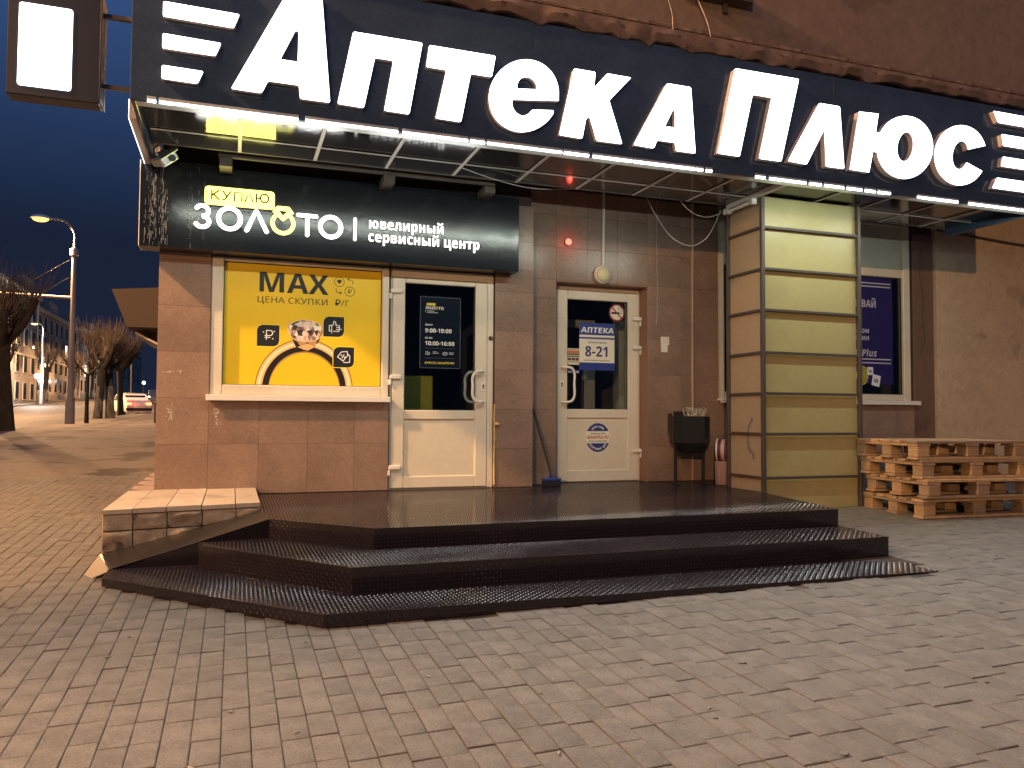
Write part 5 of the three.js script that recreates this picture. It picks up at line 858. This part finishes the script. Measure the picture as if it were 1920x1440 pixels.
// ---------- apartment blocks ----------
{
  const wallm = [[0.52, 0.46, 0.38], [0.48, 0.43, 0.36], [0.46, 0.41, 0.34]].map((c) => std(lin(...c), 0.9, { map: re(T.stain, 9) }));
  const trim = std(lin(0.55, 0.48, 0.38), 0.85), roofm = std(lin(0.06, 0.055, 0.055), 0.7), pane = phy(lin(0.02, 0.022, 0.028), 0.08), litp = glow(1, 0.86, 0.6, 1.2, 0.4);
  const wf = bx(-0.04, 0.05, -0.95, 0.95, -0.72, 0.72, 0.01), wp = merge([bx(0.02, 0.056, -0.84, 0.84, -0.62, -0.02, 0.004), bx(0.02, 0.056, -0.84, 0.84, 0.02, 0.62, 0.004)]);
  const names = ['nearest cream apartment block with a dark pitched roof and parapet box', 'second cream apartment block of the row, with a lower roof', 'third apartment block of the row down the street', 'last apartment block of the row, at the far end'];
  [[-20.3, -58, -99, 12.0, 82], [-20.9, -100, -128, 10.2, 100], [-21.2, -129, -160, 10.2, 129], [-21.6, -161, -215, 10.4, 999]].forEach(([xf, z0, z1, h, zw], i) => {
    const y = ground(xf, z0) - 0.2, yb = Math.max(y, ground(xf, (z0 + z1) / 2) - 0.3), b = thing('apartment_block', names[i], 'building', [xf, yb, 0], 0, 'apartment blocks across the road');
    part(b, 'wall', bx(-13, 0, -2, h, z1, z0, 0.02), wallm[i % 3]);
    part(b, 'cornice', bx(-13.3, 0.35, h + 0.003, h + 0.35, z1 - 0.2, z0 + 0.2, 0.05), trim);
    part(b, 'plinth', bx(-13.1, 0.12, -2, 0.75, z1 - 0.1, z0 + 0.1, 0.02), std(lin(0.22, 0.19, 0.16), 0.9));
    part(b, 'string_course', bx(-0.2, 0.12, h * 0.46, h * 0.46 + 0.22, z1, z0, 0.02), trim);
    const rf = []; rf.push([V(0.3, h + 0.36, z0 + 0.2), V(0.3, h + 0.36, z1 - 0.2), V(-6.5, h + 2.2, z1 - 0.2), V(-6.5, h + 2.2, z0 + 0.2)], [V(-13.3, h + 0.36, z1 - 0.2), V(-13.3, h + 0.36, z0 + 0.2), V(-6.5, h + 2.2, z0 + 0.2), V(-6.5, h + 2.2, z1 - 0.2)], [V(0.3, h + 0.36, z0 + 0.2), V(-6.5, h + 2.2, z0 + 0.2), V(-13.3, h + 0.36, z0 + 0.2)]);
    part(b, 'roof', facets(rf), roofm);
    const cz = [z0 - 10, z1 + 5]; for (const z of cz) part(b, 'parapet_box', bx(-2.4, 0.1, h + 0.36, h + 1.75, z - 2.0, z + 2.0, 0.05), wallm[i % 3]);
    part(b, 'downpipe', limb([[0.16, 0.3, z1 + 1], [0.16, h, z1 + 1]], 0.09, 6), trim);
    if (zw > 500) return;
    const step = 3.1; let n = 0;
    for (let z = -zw - 2.2; z > z1 + 1; z -= step) for (let k = 0; k < 4; k++) { const w = part(b, 'window', wf, trim, [0.03, 1.95 + k * (h - 1.2) / 4 * 1.02, z]); part(w, 'pane', wp, (n++ % 17 === 5) ? litp : pane); }
  });
}
// ---------- far end of our own row: jutting shop box and awning ----------
{
  const s = thing('jutting_shop_box', 'dark slanted box canopy jutting from the facade further up the street', 'canopy', [0, 0, -16]);
  part(s, 'box', facets([[V(-1.86, 2.60, 0), V(-0.5, 2.60, 0), V(-0.5, 3.40, 0.2), V(-2.10, 3.25, 0.2)], [V(-1.86, 2.60, 0), V(-2.10, 3.25, 0.2), V(-2.10, 3.25, -3), V(-1.86, 2.60, -3)], [V(-0.5, 2.60, 0), V(-1.86, 2.60, 0), V(-1.86, 2.60, -3), V(-0.5, 2.60, -3)], [V(-2.10, 3.25, 0.2), V(-0.5, 3.40, 0.2), V(-0.5, 3.40, -3), V(-2.10, 3.25, -3)]]), std(lin(0.07, 0.055, 0.048), 0.8));
  part(s, 'awning', facets([[V(-1.75, 2.55, -0.4), V(-1.2, 2.26, -0.4), V(-1.2, 2.26, -3), V(-1.75, 2.55, -3)], [V(-1.75, 2.50, -0.4), V(-1.75, 2.50, -3), V(-1.2, 2.21, -3), V(-1.2, 2.21, -0.4)]]), std(lin(0.05, 0.05, 0.055), 0.5));
  part(s, 'awning_edge', limb([[-1.76, 2.53, -0.38], [-1.18, 2.23, -0.38]], 0.022, 6), M.bar);
}
{ const b = thing('street_bin', 'dark square bin standing on the pavement by the far corner', 'litter bin', [-2.35, ground(-2.35, -30), -30]); part(b, 'bin_body', bx(-0.2, 0.2, 0.05, 0.75, -0.2, 0.2, 0.03), M.dark); part(b, 'bin_foot', bx(-0.16, 0.16, 0, 0.05, -0.16, 0.16, 0.01), M.frame); }

// ---------- pollarded bare trees ----------
{
  const bark = std(lin(0.060, 0.050, 0.045), 0.95, { map: T.bark, bumpMap: T.rock, bumpScale: 0.02 }), lime = std(lin(0.36, 0.34, 0.33), 0.95, { map: T.bark }), twig = std(lin(0.075, 0.058, 0.050), 0.95);
  function tree(x, z, h, r, label, o = {}) {
    const y = ground(x, z), t = thing('bare_tree', label, 'tree', [x, y, z], o.turn ?? 0, o.group ?? 'bare pollarded trees');
    const lean = [rr(-0.15, 0.15), 0, rr(-0.15, 0.15)], fork = h * 0.52;
    part(t, 'trunk', limb([[0, -0.1, 0], [lean[0] * 0.3, fork * 0.3, 0], [lean[0] * 0.7, fork * 0.7, lean[2] * 0.5], [lean[0], fork, lean[2]]], [r * 1.25, r * 1.03, r * 0.97, r * 1.05], 10), bark);
    if (o.lime) part(t, 'limewash', limb([[0, 0.0, 0], [lean[0] * 0.3, fork * 0.3, 0], [lean[0] * 0.5, o.lime, lean[2] * 0.3]], [r * 1.23, r * 1.05, r * 1.0], 10, false), lime);
    const limbs = [], tw = [], n = o.limbs ?? 4;
    for (let i = 0; i < n; i++) {
      const a = i / n * 6.283 + rr(-0.5, 0.5), out = rr(0.25, 0.55) * h * 0.42, up = rr(0.55, 0.95) * h * 0.30, b = V(lean[0], fork - r * 0.4, lean[2]), e = V(lean[0] + Math.cos(a) * out, fork + up, lean[2] + Math.sin(a) * out), m = b.clone().lerp(e, 0.5).add(V(Math.cos(a) * 0.12, -0.02, Math.sin(a) * 0.12));
      limbs.push(limb(new THREE.CatmullRomCurve3([b, m, e]).getPoints(6), [r * 0.66, r * 0.58, r * 0.50, r * 0.45, r * 0.40, r * 0.38, r * 0.42], 8));
      const k = Math.round((o.twigs ?? 60) * 0.55);
      for (let j = 0; j < k; j++) {
        const f = rr(0.35, 1), s0 = b.clone().lerp(e, f), ta = rr(0, 6.283), tl = rr(0.5, 1.0) * h * 0.33, sp = rr(0.15, 0.75), e1 = s0.clone().add(V(Math.cos(ta) * sp * tl * 0.6, tl * 0.45, Math.sin(ta) * sp * tl * 0.6)), e2 = e1.clone().add(V(Math.cos(ta) * sp * tl * 0.35 + rr(-0.1, 0.1), tl * 0.55, Math.sin(ta) * sp * tl * 0.35 + rr(-0.1, 0.1)));
        tw.push(limb([s0, e1, e2], [0.016, 0.010, 0.004].map((q) => q * (o.thick ?? 1)), 4, false));
        if (j % 2) tw.push(limb([e1, e1.clone().add(V(rr(-0.35, 0.35), tl * 0.4, rr(-0.35, 0.35)))], [0.010, 0.004].map((q) => q * (o.thick ?? 1)), 3, false));
      }
    }
    part(t, 'limbs', merge(limbs), bark); part(t, 'crown', merge(tw), twig);
    return t;
  }
  tree(-5.95, -25.3, 4.6, 0.23, 'thick pollarded tree nearest on the kerb, in front of the apartment block', { limbs: 5, twigs: 70 });
  tree(-5.9, -41, 4.4, 0.17, 'limewashed pollarded tree just beyond the concrete street lamp, left of a pair', { lime: 1.5, limbs: 5, twigs: 80 });
  tree(-5.45, -41.6, 4.5, 0.18, 'limewashed pollarded tree just beyond the concrete street lamp, right of a pair', { lime: 1.5, limbs: 5, twigs: 80 });
  tree(-5.3, -34.2, 3.6, 0.07, 'slender young tree close behind the concrete street lamp', { limbs: 2, twigs: 10 });
  tree(-6.5, -54, 5.2, 0.17, 'bushy bare tree on the kerb beside the parked white car', { limbs: 6, twigs: 90, thick: 1.4 });
  for (const [z, w] of [[-70, 'first'], [-80, 'second'], [-95, 'third'], [-110, 'fourth'], [-126, 'fifth']]) tree(-18.9 + rr(-0.3, 0.3), z, 6.2, 0.24, `bare street tree in front of the apartment blocks, ${w} along the verge`, { limbs: 5, twigs: 60, thick: 1.7, group: 'bare trees along the far verge', lime: 1.3 });
}
// ---------- cars ----------
{
  function car(label, color, x, z, turn, lights) {
    const c = thing('parked_car', label, 'car', [x, ground(x, z) - 0.13, z], turn, 'cars along the kerb'), paint = phy(color, 0.25, { clearcoat: 1, clearcoatRoughness: 0.05 });
    // side profile along z (front at +z), extruded across x with rounded edges
    const prof = new THREE.Shape([[-2.15, 0.28], [-2.2, 0.62], [-2.1, 0.93], [-1.55, 1.0], [-0.95, 1.38], [-0.2, 1.46], [0.45, 1.40], [1.15, 0.98], [1.95, 0.84], [2.15, 0.62], [2.12, 0.28], [1.72, 0.28], [1.66, 0.5], [1.45, 0.64], [1.2, 0.64], [0.99, 0.5], [0.93, 0.28], [-0.98, 0.28], [-1.04, 0.5], [-1.25, 0.64], [-1.5, 0.64], [-1.71, 0.5], [-1.77, 0.28]].map(([a, b]) => new THREE.Vector2(a, b)));
    const body = extr(prof, 1.5, 0.09, 8); body.translate(0, 0, -0.75); body.rotateY(-Math.PI / 2); part(c, 'body', body, paint);
    const gl = phy(lin(0.01, 0.012, 0.014), 0.05);
    for (const s of [-1, 1]) { const side = extr(rounded([[-1.3, 1.03], [-0.85, 1.33], [-0.2, 1.39], [0.4, 1.33], [0.92, 1.03]], 0.04), 0.012); side.rotateY(-Math.PI / 2); side.translate(s > 0 ? 0.852 : -0.84, 0, 0); part(c, 'side_window', side, gl); }
    part(c, 'rear_window', moved(cbox(1.25, 0.54, 0.02, 0.006), 0, 1.215, -1.36, 0.98 - 0.02, 0, 0), gl); part(c, 'windscreen', moved(cbox(1.3, 0.68, 0.02, 0.006), 0, 1.215, 0.86, -1.02, 0, 0), gl);
    for (const sx of [-0.78, 0.78]) for (const sz of [-1.37, 1.33]) { const w = part(c, 'wheel', moved(new THREE.CylinderGeometry(0.315, 0.315, 0.2, 24), 0, 0, 0, 0, 0, Math.PI / 2), M.black, [sx, 0.315, sz]); part(w, 'rim', moved(new THREE.CylinderGeometry(0.20, 0.20, 0.212, 12), 0, 0, 0, 0, 0, Math.PI / 2), M.alu); }
    for (const s of [-1, 1]) { part(c, 'tail_light', bx(s * 0.62 - 0.17, s * 0.62 + 0.17, 0.70, 0.86, -2.30, -2.16, 0.02), lights === 'tail' ? glow(1, 0.09, 0.03, 5, 0.3) : std(lin(0.3, 0.02, 0.02), 0.3)); part(c, 'headlight', bx(s * 0.62 - 0.16, s * 0.62 + 0.16, 0.60, 0.74, 2.08, 2.235, 0.02), lights === 'head' ? glow(1, 0.98, 0.92, 12, 0.6) : M.glass); }
    part(c, 'bumper', bx(-0.82, 0.82, 0.3, 0.5, -2.335, -2.2, 0.04), M.dark); part(c, 'number_plate', bx(-0.26, 0.26, 0.60, 0.71, -2.318, -2.285, 0.004), M.whitemetal);
    if (lights === 'tail') for (const s of [-1, 1]) { const p = new THREE.PointLight(lin(1, 0.1, 0.04), 0.12); p.position.set(x + s * 0.62, ground(x, z) + 0.66, z + 2.5); p.castShadow = true; scene.add(p); }
    return c;
  }
  car('white saloon car parked by the kerb with its tail lights on', lin(0.74, 0.73, 0.72), -6.75, -61, Math.PI + 0.35, 'tail');
  car('dark car further up the road with its headlights on', lin(0.05, 0.05, 0.06), -7.9, -96, -0.05, 'head');
}
renderer.render(scene, camera);
